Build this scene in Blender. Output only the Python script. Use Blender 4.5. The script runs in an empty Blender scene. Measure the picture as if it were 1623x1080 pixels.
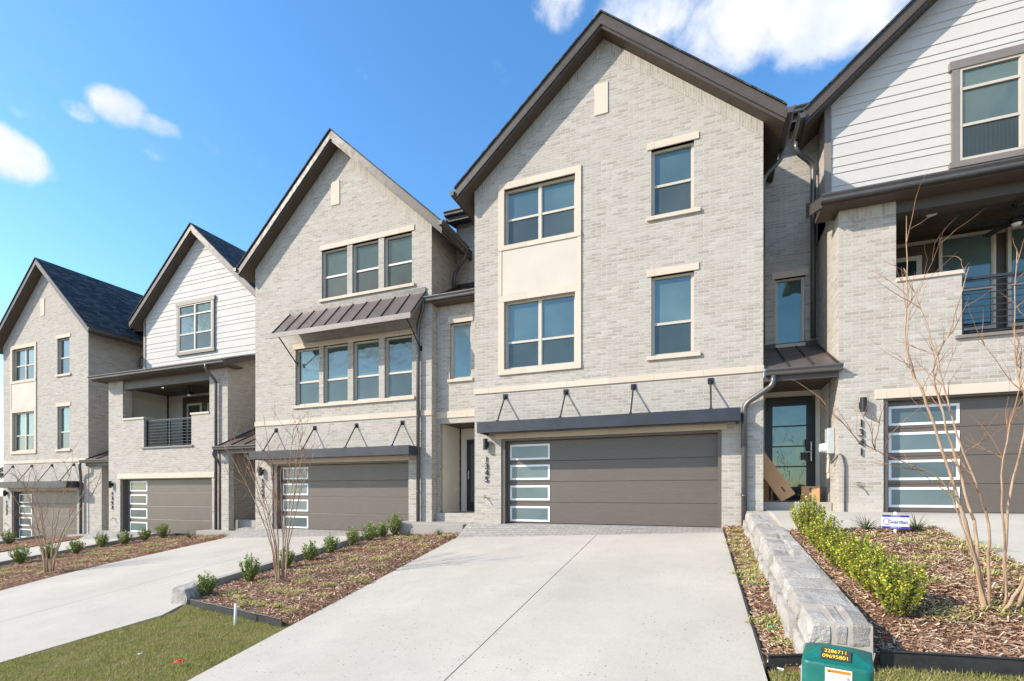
import bpy, math, random
import numpy as np
from mathutils import Vector, Matrix, noise
from mathutils.geometry import tessellate_polygon

S = bpy.context.scene
COL = S.collection
# ------------------------------------------------------------------ camera
cam_d = bpy.data.cameras.new('camera')
cam = bpy.data.objects.new('camera', cam_d)
COL.objects.link(cam)
cam.location = (0, 0, 1.95)
cam.rotation_euler = (math.radians(90), 0, math.radians(21.2))
cam_d.sensor_width = 36
cam_d.lens = 782 / 1623 * 36
cam_d.shift_y = 242 / 1623
cam_d.clip_start = 0.05
cam_d.clip_end = 3000
S.camera = cam
# ------------------------------------------------------------------ sun and sky
SUN_EL, SUN_AZ = math.radians(33.0), math.atan2(-1.44, -1.0)   # azimuth from +Y towards +X
to_sun = Vector((math.sin(SUN_AZ) * math.cos(SUN_EL), math.cos(SUN_AZ) * math.cos(SUN_EL), math.sin(SUN_EL)))
sl = bpy.data.lights.new('sun', 'SUN')
sl.energy = 4.3
sl.angle = math.radians(0.53)
sl.color = (1.0, 0.91, 0.79)
so = bpy.data.objects.new('sun', sl)
COL.objects.link(so)
so.rotation_euler = (-to_sun).to_track_quat('-Z', 'Y').to_euler()
so.location = (-20, -15, 30)

world = bpy.data.worlds.new('World')
S.world = world
world.use_nodes = True
wt = world.node_tree
wt.nodes.clear()


class NT:
    """tiny node helper"""
    def __init__(s, tree): s.t = tree
    def n(s, typ, props=None, **ins):
        nd = s.t.nodes.new(typ)
        for k, v in (props or {}).items(): setattr(nd, k, v)
        for k, v in ins.items():
            key = int(k[1:]) if k[0] == 'i' and k[1:].isdigit() else k.replace('_', ' ')
            sock = nd.inputs[key]
            if isinstance(v, bpy.types.NodeSocket): s.t.links.new(v, sock)
            else: sock.default_value = v
        return nd
    def math(s, op, a, b=0.0, c=None, clamp=False):
        kw = dict(i0=a, i1=b)
        if c is not None: kw['i2'] = c
        return s.n('ShaderNodeMath', dict(operation=op, use_clamp=clamp), **kw).outputs[0]
    def vmath(s, op, a, b=(0, 0, 0)):
        nd = s.n('ShaderNodeVectorMath', dict(operation=op), i0=a, i1=b)
        return nd.outputs['Value'] if op in ('DOT_PRODUCT', 'LENGTH', 'DISTANCE') else nd.outputs[0]
    def ramp(s, fac, stops, interp='LINEAR'):
        nd = s.n('ShaderNodeValToRGB', None, Fac=fac)
        cr = nd.color_ramp
        cr.interpolation = interp
        while len(cr.elements) < len(stops): cr.elements.new(0.5)
        for e, (p, c) in zip(cr.elements, stops):
            e.position = p
            e.color = (*c, 1) if len(c) == 3 else c
        return nd.outputs[0]
    def mix(s, fac, a, b, mode='MIX'):
        nd = s.n('ShaderNodeMix', dict(data_type='RGBA', blend_type=mode))
        for i, v in ((0, fac), (6, a), (7, b)):
            if isinstance(v, bpy.types.NodeSocket): s.t.links.new(v, nd.inputs[i])
            else: nd.inputs[i].default_value = v if i == 0 or len(v) == 4 else (*v, 1)
        return nd.outputs[2]
    def noise(s, vec, scale, detail=3, rough=0.5, dist=0.0):
        return s.n('ShaderNodeTexNoise', None, Vector=vec, Scale=scale, Detail=detail, Roughness=rough, Distortion=dist).outputs[0]
    def mrange(s, v, a, b, c=0.0, d=1.0, smooth=True):
        return s.n('ShaderNodeMapRange', dict(interpolation_type='SMOOTHSTEP' if smooth else 'LINEAR'),
                   i0=v, i1=a, i2=b, i3=c, i4=d).outputs[0]


w = NT(wt)
sky = w.n('ShaderNodeTexSky')
sky.sky_type = 'NISHITA'
sky.sun_disc = False
sky.sun_elevation = SUN_EL
sky.sun_rotation = SUN_AZ
sky.altitude = 200
sky.air_density = 1.0
sky.dust_density = 0.5
sky.ozone_density = 2.2
SKY_STRENGTH = 0.14
wdir = w.n('ShaderNodeTexCoord').outputs['Generated']
skycol = w.n('ShaderNodeHueSaturation', None, Hue=0.498, Saturation=1.24, Value=1.42, Fac=1.0, Color=sky.outputs[0]).outputs[0]


def lobe(az, el, ra, re):
    """soft cloud body in the sky at azimuth az (deg from +Y to +X) and elevation el, radii in degrees"""
    a, e = math.radians(az), math.radians(el)
    f = Vector((math.sin(a) * math.cos(e), math.cos(a) * math.cos(e), math.sin(e)))
    r = Vector((math.cos(a), -math.sin(a), 0))
    u = r.cross(f)
    dx = w.math('DIVIDE', w.vmath('DOT_PRODUCT', wdir, r), math.sin(math.radians(ra)))
    dy = w.math('DIVIDE', w.vmath('DOT_PRODUCT', wdir, u), math.sin(math.radians(re)))
    front = w.math('GREATER_THAN', w.vmath('DOT_PRODUCT', wdir, f), 0.0)
    d2 = w.math('ADD', w.math('MULTIPLY', dx, dx), w.math('MULTIPLY', dy, dy))
    return w.math('MULTIPLY', w.mrange(d2, 0.0, 1.6, 1.0, 0.0), front)


def cloud_sum(items):
    tot = None
    for it in items:
        l = w.math('MULTIPLY', lobe(*it[:4]), it[4])
        tot = l if tot is None else w.math('MAXIMUM', tot, l)
    return tot


CLOUDS = [(-59.9, 31.4, 2.2, 1.5, 0.92), (-57.2, 31.1, 2.2, 0.9, 0.70), (-62.4, 30.3, 1.5, 0.8, 0.62), (-65.4, 28.7, 1.4, 0.9, 0.36), (-57.2, 29.4, 1.8, 0.9, 0.46), (-66.9, 25.6, 2.6, 2.0, 1.0),
          (-5.0, 43.3, 5, 2.6, 0.85), (4.6, 41.2, 6.0, 3.6, 0.98), (13, 38.8, 5.5, 3.2, 0.95), (8.0, 45.0, 9.5, 3.0, 0.85), (-15.6, 44.6, 2.2, 2.2, 0.55), (21, 36, 7, 3.0, 0.85),
          (150, 32, 26, 9, 0.8), (224, 25, 22, 12, 1.05), (250, 36, 18, 8, 0.85), (185, 50, 25, 9, 0.7), (120, 22, 20, 8, 0.85)]  # unseen clouds behind the camera, added to brighten reflections in the window panes
cn = w.noise(wdir, 10.0, 9, 0.62, 0.35)
cn2 = w.noise(wdir, 26.0, 7, 0.65, 0.3)
shape = w.math('ADD', cloud_sum(CLOUDS), w.math('MULTIPLY', w.math('SUBTRACT', cn, 0.5), 1.25))
shape = w.math('ADD', shape, w.math('MULTIPLY', w.math('SUBTRACT', cn2, 0.5), 0.75))
cmask = w.math('POWER', w.mrange(shape, 0.20, 0.92), 1.1)
cshade = w.noise(wdir, 13.0, 4, 0.5)
ccol = w.mix(w.mrange(cshade, 0.35, 0.65), (3.4, 3.8, 4.6, 1), (4.4, 4.5, 4.7, 1))
bg = w.n('ShaderNodeBackground', None, Color=w.mix(cmask, skycol, ccol), Strength=SKY_STRENGTH)
wo = w.n('ShaderNodeOutputWorld')
wt.links.new(bg.outputs[0], wo.inputs[0])

S.view_settings.view_transform = 'Standard'
S.view_settings.look = 'None'
S.view_settings.gamma = 1
S.view_settings.exposure = 0.74
S.cycles.max_bounces = 6
S.cycles.diffuse_bounces = 3

# ------------------------------------------------------------------ materials
def newmat(name):
    m = bpy.data.materials.new(name)
    m.use_nodes = True
    t = m.node_tree
    t.nodes.clear()
    k = NT(t)
    out = k.n('ShaderNodeOutputMaterial')
    bs = k.n('ShaderNodeBsdfPrincipled')
    t.links.new(bs.outputs[0], out.inputs[0])
    return m, k, bs


def setin(k, bs, **kw):
    for n_, v in kw.items():
        sock = bs.inputs[n_.replace('_', ' ')]
        if isinstance(v, bpy.types.NodeSocket): k.t.links.new(v, sock)
        else: sock.default_value = (*v, 1) if isinstance(v, tuple) and len(v) == 3 else v


def bump(k, h, strength=0.3, dist=0.01):
    return k.n('ShaderNodeBump', None, Height=h, Strength=strength, Distance=dist).outputs[0]


def geo(k): return k.n('ShaderNodeNewGeometry').outputs['Position']
def uvm(k): return k.n('ShaderNodeUVMap').outputs[0]


def island(k): return k.n('ShaderNodeNewGeometry').outputs['Random Per Island']


def mat_plain(name, col, rough=0.5, metal=0.0, var=0.12, nscale=3.0, bstr=0.0, bscale=60, spec=0.5):
    m, k, bs = newmat(name)
    p = geo(k)
    n1 = k.noise(p, nscale, 4, 0.6)
    lo = tuple(c * (1 - var) for c in col)
    hi = tuple(min(1, c * (1 + var)) for c in col)
    setin(k, bs, Base_Color=k.ramp(n1, [(0.3, lo), (0.7, hi)]), Roughness=k.mrange(k.noise(p, nscale * 4, 3), 0.3, 0.7, rough * 0.85, min(1, rough * 1.15)),
          Metallic=metal, Specular_IOR_Level=spec)
    if bstr: setin(k, bs, Normal=bump(k, k.noise(p, bscale, 3), bstr, 0.004))
    return m


def mat_brick(name, stops, mortar, bw=0.262, rh=0.0677, ms=0.0085, rough=0.85):
    m, k, bs = newmat(name)
    uv = uvm(k)
    bt = k.n('ShaderNodeTexBrick', dict(offset=0.5), Vector=uv, Color1=(0, 0, 0, 1), Color2=(1, 1, 1, 1), Mortar=(0.5, 0.5, 0.5, 1),
             Scale=1.0, Mortar_Size=ms, Mortar_Smooth=0.25, Bias=0.0, Brick_Width=bw, Row_Height=rh)
    p = geo(k)
    # every brick samples its own patch of the streaks
    uv2 = k.vmath('ADD', uv, k.vmath('MULTIPLY', bt.outputs[0], (3.7, 9.1, 0)))
    st = k.n('ShaderNodeMapping', None, Vector=uv2, Scale=(4, 22, 1)).outputs[0]
    streak = k.noise(st, 1.6, 4, 0.65)
    big = k.noise(p, 0.55, 3, 0.5)
    base = k.ramp(bt.outputs[0], stops)
    white = k.mrange(streak, 0.50, 0.70, 0.0, 0.65)
    base = k.mix(white, base, (0.52, 0.485, 0.43))
    fine = k.noise(k.n('ShaderNodeMapping', None, Vector=uv2, Scale=(9, 60, 1)).outputs[0], 2.0, 4, 0.7)
    base = k.mix(k.mrange(streak, 0.47, 0.30, 0.0, 0.62), base, (0.25, 0.222, 0.185))
    base = k.mix(k.mrange(fine, 0.52, 0.70, 0.0, 0.6), base, (0.27, 0.235, 0.195))
    base = k.mix(k.mrange(fine, 0.48, 0.28, 0.0, 0.4), base, (0.50, 0.465, 0.41))
    base = k.mix(k.mrange(big, 0.35, 0.65, 0.0, 0.2), base, (0.34, 0.31, 0.272))
    col = k.mix(bt.outputs['Fac'], base, mortar)
    # irregular depth of each brick plus mortar joint
    h = k.math('ADD', k.math('MULTIPLY', k.math('SUBTRACT', 1.0, bt.outputs['Fac']), 0.8), k.math('MULTIPLY', k.noise(p, 55, 3), 0.35))
    h = k.math('ADD', h, k.math('MULTIPLY', bt.outputs[0], 0.25))
    setin(k, bs, Base_Color=col, Roughness=rough, Specular_IOR_Level=0.25, Normal=bump(k, h, 0.7, 0.011))
    return m


M = {}
M['brick'] = mat_brick('grey brick', [(0.0, (0.290, 0.265, 0.230)), (0.22, (0.352, 0.324, 0.285)), (0.55, (0.390, 0.362, 0.322)), (0.8, (0.418, 0.390, 0.352)), (1.0, (0.452, 0.428, 0.392))], (0.46, 0.42, 0.365), 0.235)
M['paver'] = mat_brick('grey pavers', [(0.0, (0.245, 0.232, 0.215)), (0.5, (0.28, 0.267, 0.25)), (1.0, (0.32, 0.305, 0.285))], (0.16, 0.15, 0.14), 0.2, 0.1, 0.006)


def mat_caststone():
    m, k, bs = newmat('cast stone')
    uv = uvm(k)
    bt = k.n('ShaderNodeTexBrick', dict(offset=0.0), Vector=uv, Color1=(0, 0, 0, 1), Color2=(1, 1, 1, 1), Scale=1.0, Mortar_Size=0.0035, Mortar_Smooth=0.1, Brick_Width=0.97, Row_Height=50.0)
    p = geo(k)
    c = k.ramp(bt.outputs[0], [(0, (0.53, 0.45, 0.36)), (1, (0.58, 0.505, 0.415))])
    c = k.mix(k.mrange(k.noise(p, 2.5, 4, 0.6), 0.35, 0.7, 0, 0.25), c, (0.49, 0.41, 0.32))
    c = k.mix(bt.outputs['Fac'], c, (0.30, 0.26, 0.21))
    setin(k, bs, Base_Color=c, Roughness=0.8, Specular_IOR_Level=0.3, Normal=bump(k, k.noise(p, 90, 3), 0.15, 0.004))
    return m


M['cast'] = mat_caststone()
M['panel'] = mat_plain('stucco panel', (0.53, 0.475, 0.405), 0.85, 0, 0.06, 1.6, 0.2, 80)
M['siding'] = mat_plain('white lap siding', (0.50, 0.48, 0.455), 0.7, 0, 0.03, 1.2, 0.1, 40, 0.15)
M['cream'] = mat_plain('cream painted siding', (0.66, 0.61, 0.53), 0.6, 0, 0.04, 1.2)
M['bronze'] = mat_plain('bronze painted trim', (0.075, 0.063, 0.053), 0.45, 0, 0.12, 2.0, 0.06, 50, 0.3)
M['gutter'] = mat_plain('bronze metal gutter', (0.10, 0.093, 0.088), 0.36, 0.35, 0.12, 3.0)
M['greytrim'] = mat_plain('taupe painted trim', (0.19, 0.165, 0.145), 0.5, 0, 0.08, 2.0)
M['pipe'] = mat_plain('dark round downspout', (0.10, 0.098, 0.10), 0.34, 0.4, 0.15, 4.0)
M['soffit'] = mat_plain('dark brown soffit', (0.072, 0.052, 0.036), 0.55, 0, 0.1, 2.0)
M['steel'] = mat_plain('blue black painted steel', (0.030, 0.034, 0.043), 0.42, 0.2, 0.25, 2.5, 0.05, 30)
M['black'] = mat_plain('black metal', (0.014, 0.014, 0.016), 0.4, 0.2, 0.15, 4.0)
M['seam'] = mat_plain('brown standing seam metal', (0.135, 0.11, 0.10), 0.45, 0.4, 0.10, 2.0)
M['seamrib'] = mat_plain('brown metal seam rib', (0.055, 0.045, 0.042), 0.45, 0.4, 0.10, 2.0)
M['winframe'] = mat_plain('almond window frame', (0.50, 0.445, 0.37), 0.45, 0, 0.03, 2.0)
M['whiteframe'] = mat_plain('white frame', (0.78, 0.78, 0.77), 0.45, 0, 0.02, 2.0)
M['white'] = mat_plain('white plastic', (0.75, 0.75, 0.73), 0.5, 0, 0.04, 6.0)
M['meter'] = mat_plain('grey enamel meter box', (0.42, 0.45, 0.45), 0.4, 0.1, 0.06, 6.0)


def mat_garage():
    m, k, bs = newmat('brown garage door')
    p = geo(k)
    st = k.n('ShaderNodeMapping', None, Vector=p, Scale=(2.2, 1, 60)).outputs[0]
    g = k.noise(st, 2.0, 4, 0.6, 0.4)
    c = k.ramp(g, [(0.25, (0.092, 0.073, 0.058)), (0.75, (0.128, 0.104, 0.086))])
    c = k.mix(k.mrange(k.noise(p, 1.1, 4, 0.6), 0.5, 0.75, 0, 0.25), c, (0.155, 0.13, 0.11))
    setin(k, bs, Base_Color=c, Roughness=0.42, Specular_IOR_Level=0.6, Normal=bump(k, g, 0.35, 0.004))
    return m


M['garage'] = mat_garage()


def mat_glass(name, base, ior, rough=0.015, wav=0.12, weave=0, tint=(0.78, 0.94, 0.88)):
    m, k, bs = newmat(name)
    p = geo(k)
    n1 = k.noise(p, 0.9, 3, 0.5)
    c = k.ramp(n1, [(0.3, tuple(x * 0.72 for x in base)), (0.7, tuple(x * 1.25 for x in base))])
    rnd = k.n('ShaderNodeObjectInfo').outputs['Random']
    c = k.mix(1.0, c, k.ramp(rnd, [(0.0, (0.6, 0.62, 0.64)), (1.0, (1.35, 1.3, 1.25))]), 'MULTIPLY')
    if weave:
        wv = k.n('ShaderNodeTexWave', dict(wave_type='BANDS', bands_direction='X'), Vector=k.n('ShaderNodeMapping', None, Vector=p, Scale=(1, 1, .25)).outputs[0], Scale=5.0, Distortion=3.0, Detail=2.0).outputs[1]
        c = k.mix(k.math('MULTIPLY', wv, 0.16), c, tuple(x * 1.6 for x in base))
    setin(k, bs, Base_Color=c, Roughness=rough, IOR=ior, Specular_Tint=tint, Normal=bump(k, k.noise(p, 2.2, 2), wav, 0.05))
    return m


M['glass'] = mat_glass('window glass', (0.058, 0.092, 0.088), 2.15)
M['screen'] = mat_glass('insect screened glass', (0.040, 0.052, 0.050), 1.7, 0.16, 0.08, 1)
M['frost'] = mat_glass('frosted garage glass', (0.098, 0.143, 0.152), 1.7, 0.2, 0.03, 0, (0.95, 0.97, 1.0))
M['doorglass'] = mat_glass('entry door glass', (0.02, 0.032, 0.036), 2.2)


def mat_shingle():
    m, k, bs = newmat('slate asphalt shingles')
    uv = uvm(k)
    bt = k.n('ShaderNodeTexBrick', dict(offset=0.37), Vector=uv, Color1=(0, 0, 0, 1), Color2=(1, 1, 1, 1), Mortar=(0.2, 0.2, 0.2, 1), Scale=1.0, Mortar_Size=0.006, Mortar_Smooth=0.3, Brick_Width=0.24, Row_Height=0.14)
    p = geo(k)
    c = k.ramp(bt.outputs[0], [(0, (0.022, 0.025, 0.028)), (0.5, (0.042, 0.046, 0.050)), (1, (0.088, 0.092, 0.096))])
    c = k.mix(bt.outputs['Fac'], c, (0.012, 0.014, 0.017))
    setin(k, bs, Base_Color=c, Roughness=0.88, Specular_IOR_Level=0.3, Normal=bump(k, k.math('SUBTRACT', k.math('MULTIPLY', k.noise(p, 120, 2), 0.4), bt.outputs['Fac']), 0.6, 0.01))
    return m


M['shingle'] = mat_shingle()


def mat_concrete(name, col, pits=True):
    m, k, bs = newmat(name)
    p = geo(k)
    n1 = k.noise(p, 0.7, 5, 0.62)
    n2 = k.noise(p, 9, 4, 0.7)
    c = k.ramp(n1, [(0.3, tuple(x * 0.86 for x in col)), (0.7, tuple(min(1, x * 1.08) for x in col))])
    c = k.mix(k.mrange(n2, 0.55, 0.8, 0, 0.35), c, tuple(x * 0.72 for x in col))
    br = k.n('ShaderNodeMapping', None, Vector=p, Scale=(14, 0.7, 1)).outputs[0]
    c = k.mix(k.mrange(k.noise(br, 3, 3, 0.6), 0.5, 0.75, 0, 0.16), c, tuple(min(1, x * 1.14) for x in col))
    grain = k.noise(p, 60, 4, 0.75)
    c = k.mix(k.mrange(grain, 0.42, 0.68, 0, 0.42), c, tuple(x * 0.66 for x in col))
    c = k.mix(k.mrange(k.noise(p, 2.4, 5, 0.68, 0.8), 0.5, 0.72, 0, 0.3), c, tuple(x * 0.78 for x in col))
    # rust and soil tint in patches
    c = k.mix(k.mrange(k.noise(p, 1.7, 5, 0.7), 0.58, 0.78, 0, 0.3), c, (0.40, 0.325, 0.235))
    h = k.noise(p, 160, 3)
    if pits:
        v = k.n('ShaderNodeTexVoronoi', dict(feature='F1'), Vector=p, Scale=19.0, Randomness=1.0)
        rr = k.n('ShaderNodeSeparateColor', None, i0=v.outputs['Color']).outputs[0]
        rad = k.mrange(rr, 0.15, 1.0, 0.002, 0.0125, False)
        pit = k.math('MULTIPLY', k.math('LESS_THAN', k.math('DIVIDE', v.outputs['Distance'], 19.0), k.math('MULTIPLY', rad, 0.75)), k.mrange(k.noise(p, 0.9, 3), 0.36, 0.58))
        c = k.mix(k.math('MULTIPLY', pit, 0.9), c, (0.105, 0.095, 0.082))
        h = k.math('SUBTRACT', h, k.math('MULTIPLY', pit, 2.0))
    setin(k, bs, Base_Color=c, Roughness=0.85, Specular_IOR_Level=0.3, Normal=bump(k, h, 0.25, 0.004))
    return m


M['concrete'] = mat_concrete('driveway concrete', (0.465, 0.432, 0.372))
M['curb'] = mat_concrete('curb concrete', (0.36, 0.335, 0.30), False)


def mat_soil(name, a, b, c3):
    m, k, bs = newmat(name)
    p = geo(k)
    n1 = k.noise(p, 28, 5, 0.7)
    c = k.ramp(n1, [(0.25, a), (0.55, b), (0.8, c3)])
    setin(k, bs, Base_Color=c, Roughness=0.95, Specular_IOR_Level=0.15, Normal=bump(k, n1, 0.9, 0.03))
    return m


M['mulch'] = mat_soil('mulch ground', (0.10, 0.052, 0.030), (0.24, 0.13, 0.078), (0.38, 0.24, 0.155))
M['soil'] = mat_soil('bare soil', (0.10, 0.075, 0.05), (0.20, 0.15, 0.10), (0.28, 0.22, 0.15))
M['turf'] = mat_soil('turf thatch', (0.09, 0.085, 0.03), (0.17, 0.155, 0.055), (0.28, 0.24, 0.11))
M['asphalt'] = mat_plain('asphalt', (0.055, 0.055, 0.055), 0.9, 0, 0.25, 3, 0.3, 80)


def mat_island(name, stops, rough=0.8, spec=0.2, trans=0.0, nscale=None):
    m, k, bs = newmat(name)
    c = k.ramp(island(k), stops)
    if nscale:
        c = k.mix(k.mrange(k.noise(geo(k), nscale, 4, 0.65), 0.45, 0.68, 0.0, 0.75), c, (0.42, 0.35, 0.165))
        c = k.mix(k.mrange(k.noise(geo(k), nscale * 2.3, 4, 0.65), 0.5, 0.3, 0.0, 0.5), c, stops[0][1])
    setin(k, bs, Base_Color=c, Roughness=rough, Specular_IOR_Level=spec)
    if trans:
        out = [n for n in k.t.nodes if n.type == 'OUTPUT_MATERIAL'][0]
        tr = k.n('ShaderNodeBsdfTranslucent', None, Color=c)
        mx = k.n('ShaderNodeMixShader', None, i0=trans, i1=bs.outputs[0], i2=tr.outputs[0])
        k.t.links.new(mx.outputs[0], out.inputs[0])
    return m


M['chips'] = mat_island('mulch chips', [(0.0, (0.13, 0.065, 0.036)), (0.3, (0.31, 0.175, 0.105)), (0.6, (0.47, 0.315, 0.21)), (0.85, (0.58, 0.42, 0.30)), (1.0, (0.70, 0.57, 0.45))], 0.85)
M['grass'] = mat_island('grass blades', [(0.0, (0.13, 0.17, 0.028)), (0.35, (0.26, 0.30, 0.055)), (0.62, (0.38, 0.36, 0.11)), (0.85, (0.54, 0.45, 0.22)), (1.0, (0.64, 0.54, 0.32))], 0.7, 0.2, 0.3, 2.6)
M['cover'] = mat_island('pale ground cover', [(0.0, (0.22, 0.27, 0.06)), (0.45, (0.45, 0.47, 0.12)), (0.8, (0.62, 0.58, 0.25)), (1.0, (0.70, 0.62, 0.36))], 0.7, 0.2, 0.25)
M['leafgold'] = mat_island('boxwood leaves bright', [(0.0, (0.045, 0.09, 0.010)), (0.3, (0.21, 0.29, 0.018)), (0.65, (0.44, 0.47, 0.035)), (1.0, (0.64, 0.58, 0.09))], 0.42, 0.45, 0.28)
M['leafdark'] = mat_island('boxwood leaves green', [(0.0, (0.05, 0.105, 0.018)), (0.4, (0.16, 0.26, 0.035)), (0.75, (0.32, 0.40, 0.06)), (1.0, (0.46, 0.48, 0.13))], 0.42, 0.45, 0.22)
M['strap'] = mat_island('strap leaves', [(0.0, (0.035, 0.06, 0.025)), (0.6, (0.10, 0.14, 0.06)), (1.0, (0.30, 0.28, 0.14))], 0.6, 0.3, 0.15)
M['twig'] = mat_plain('shrub stems', (0.16, 0.11, 0.07), 0.8, 0, 0.3, 20)


def mat_bark(name, a, b, c3):
    m, k, bs = newmat(name)
    p = geo(k)
    st = k.n('ShaderNodeMapping', None, Vector=p, Scale=(9, 9, 1.6)).outputs[0]
    n1 = k.noise(st, 2.2, 4, 0.6, 0.5)
    setin(k, bs, Base_Color=k.ramp(n1, [(0.28, a), (0.5, b), (0.75, c3)]), Roughness=0.75, Specular_IOR_Level=0.25, Normal=bump(k, n1, 0.5, 0.01))
    return m


M['bark'] = mat_bark('smooth tan bark', (0.18, 0.11, 0.065), (0.35, 0.235, 0.15), (0.46, 0.34, 0.235))
M['twigbark'] = mat_bark('reddish twig bark', (0.16, 0.08, 0.05), (0.27, 0.145, 0.09), (0.36, 0.22, 0.14))


def mat_stone():
    m, k, bs = newmat('chopped limestone')
    p = geo(k)
    n1 = k.noise(p, 3.0, 6, 0.65)
    n2 = k.noise(p, 34, 5, 0.75)
    n3 = k.noise(p, 9, 5, 0.7, 0.6)
    blk = k.ramp(island(k), [(0, (0.27, 0.25, 0.225)), (0.5, (0.325, 0.303, 0.275)), (1, (0.375, 0.352, 0.32))])
    c = k.mix(k.mrange(n1, 0.38, 0.62, 0, 0.6), blk, (0.47, 0.455, 0.43))
    c = k.mix(k.mrange(n3, 0.55, 0.72, 0, 0.7), c, (0.20, 0.188, 0.175))
    c = k.mix(k.mrange(k.noise(p, 5.5, 4, 0.6), 0.58, 0.75, 0, 0.45), c, (0.42, 0.33, 0.235))
    h = k.math('ADD', n3, k.math('MULTIPLY', n2, 0.55))
    setin(k, bs, Base_Color=c, Roughness=0.9, Specular_IOR_Level=0.2, Normal=bump(k, h, 1.0, 0.03))
    return m


M['stone'] = mat_stone()
M['mortar'] = mat_plain('limestone mortar', (0.38, 0.345, 0.295), 0.95, 0, 0.12, 6, 0.4, 60)
M['card'] = mat_plain('cardboard', (0.45, 0.25, 0.122), 0.8, 0, 0.08, 4, 0.1, 30)
M['tape'] = mat_plain('brown parcel tape', (0.33, 0.19, 0.095), 0.35, 0, 0.05, 4)
M['ink'] = mat_plain('dark print', (0.03, 0.026, 0.022), 0.7, 0, 0.1, 4)


def mat_green():
    m, k, bs = newmat('green enamel')
    p = geo(k)
    c = k.ramp(k.noise(p, 5, 5, 0.65), [(0.3, (0.004, 0.095, 0.078)), (0.7, (0.008, 0.15, 0.122))])
    c = k.mix(k.mrange(k.noise(p, 38, 5, 0.75), 0.64, 0.78, 0, 0.5), c, (0.12, 0.26, 0.22))
    setin(k, bs, Base_Color=c, Roughness=k.mrange(k.noise(p, 12, 4), 0.3, 0.7, 0.30, 0.5), Normal=bump(k, k.noise(p, 9, 3), 0.06, 0.01))
    return m


M['green'] = mat_green()
M['labelwhite'] = mat_plain('label white', (0.74, 0.74, 0.74), 0.5, 0, 0.04, 20)
M['orange'] = mat_plain('label orange', (0.85, 0.30, 0.03), 0.5, 0, 0.05, 20)
M['yellow'] = mat_plain('label yellow', (0.85, 0.55, 0.02), 0.5, 0, 0.05, 20)
M['grey'] = mat_plain('label grey', (0.30, 0.30, 0.31), 0.6, 0, 0.1, 20)
M['blue'] = mat_plain('sign blue', (0.025, 0.03, 0.36), 0.45, 0, 0.05, 20)
M['navy'] = mat_plain('sign navy lettering', (0.02, 0.03, 0.18), 0.45, 0, 0.05, 20)
M['red'] = mat_plain('red plastic', (0.75, 0.02, 0.025), 0.4, 0, 0.15, 30)
M['litgreen'] = mat_plain('green plastic scrap', (0.02, 0.25, 0.13), 0.4, 0, 0.15, 30)
M['edging'] = mat_plain('black plastic edging', (0.022, 0.021, 0.021), 0.55, 0, 0.3, 8)
M['brass'] = mat_plain('weathered brass', (0.30, 0.21, 0.10), 0.45, 0.8, 0.2, 30)
M['chrome'] = mat_plain('brushed nickel', (0.55, 0.55, 0.54), 0.3, 0.9, 0.05, 30)


def mat_lamp():
    m, k, bs = newmat('lit downlight')
    setin(k, bs, Base_Color=(0.8, 0.75, 0.65), Emission_Color=(1.0, 0.72, 0.38), Emission_Strength=2.0)
    return m


M['lamp'] = mat_lamp()

# ------------------------------------------------------------------ mesh helpers
def wloc(o):
    v = Vector((0, 0, 0))
    while o is not None:
        v += o.location
        o = o.parent
    return v


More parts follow.
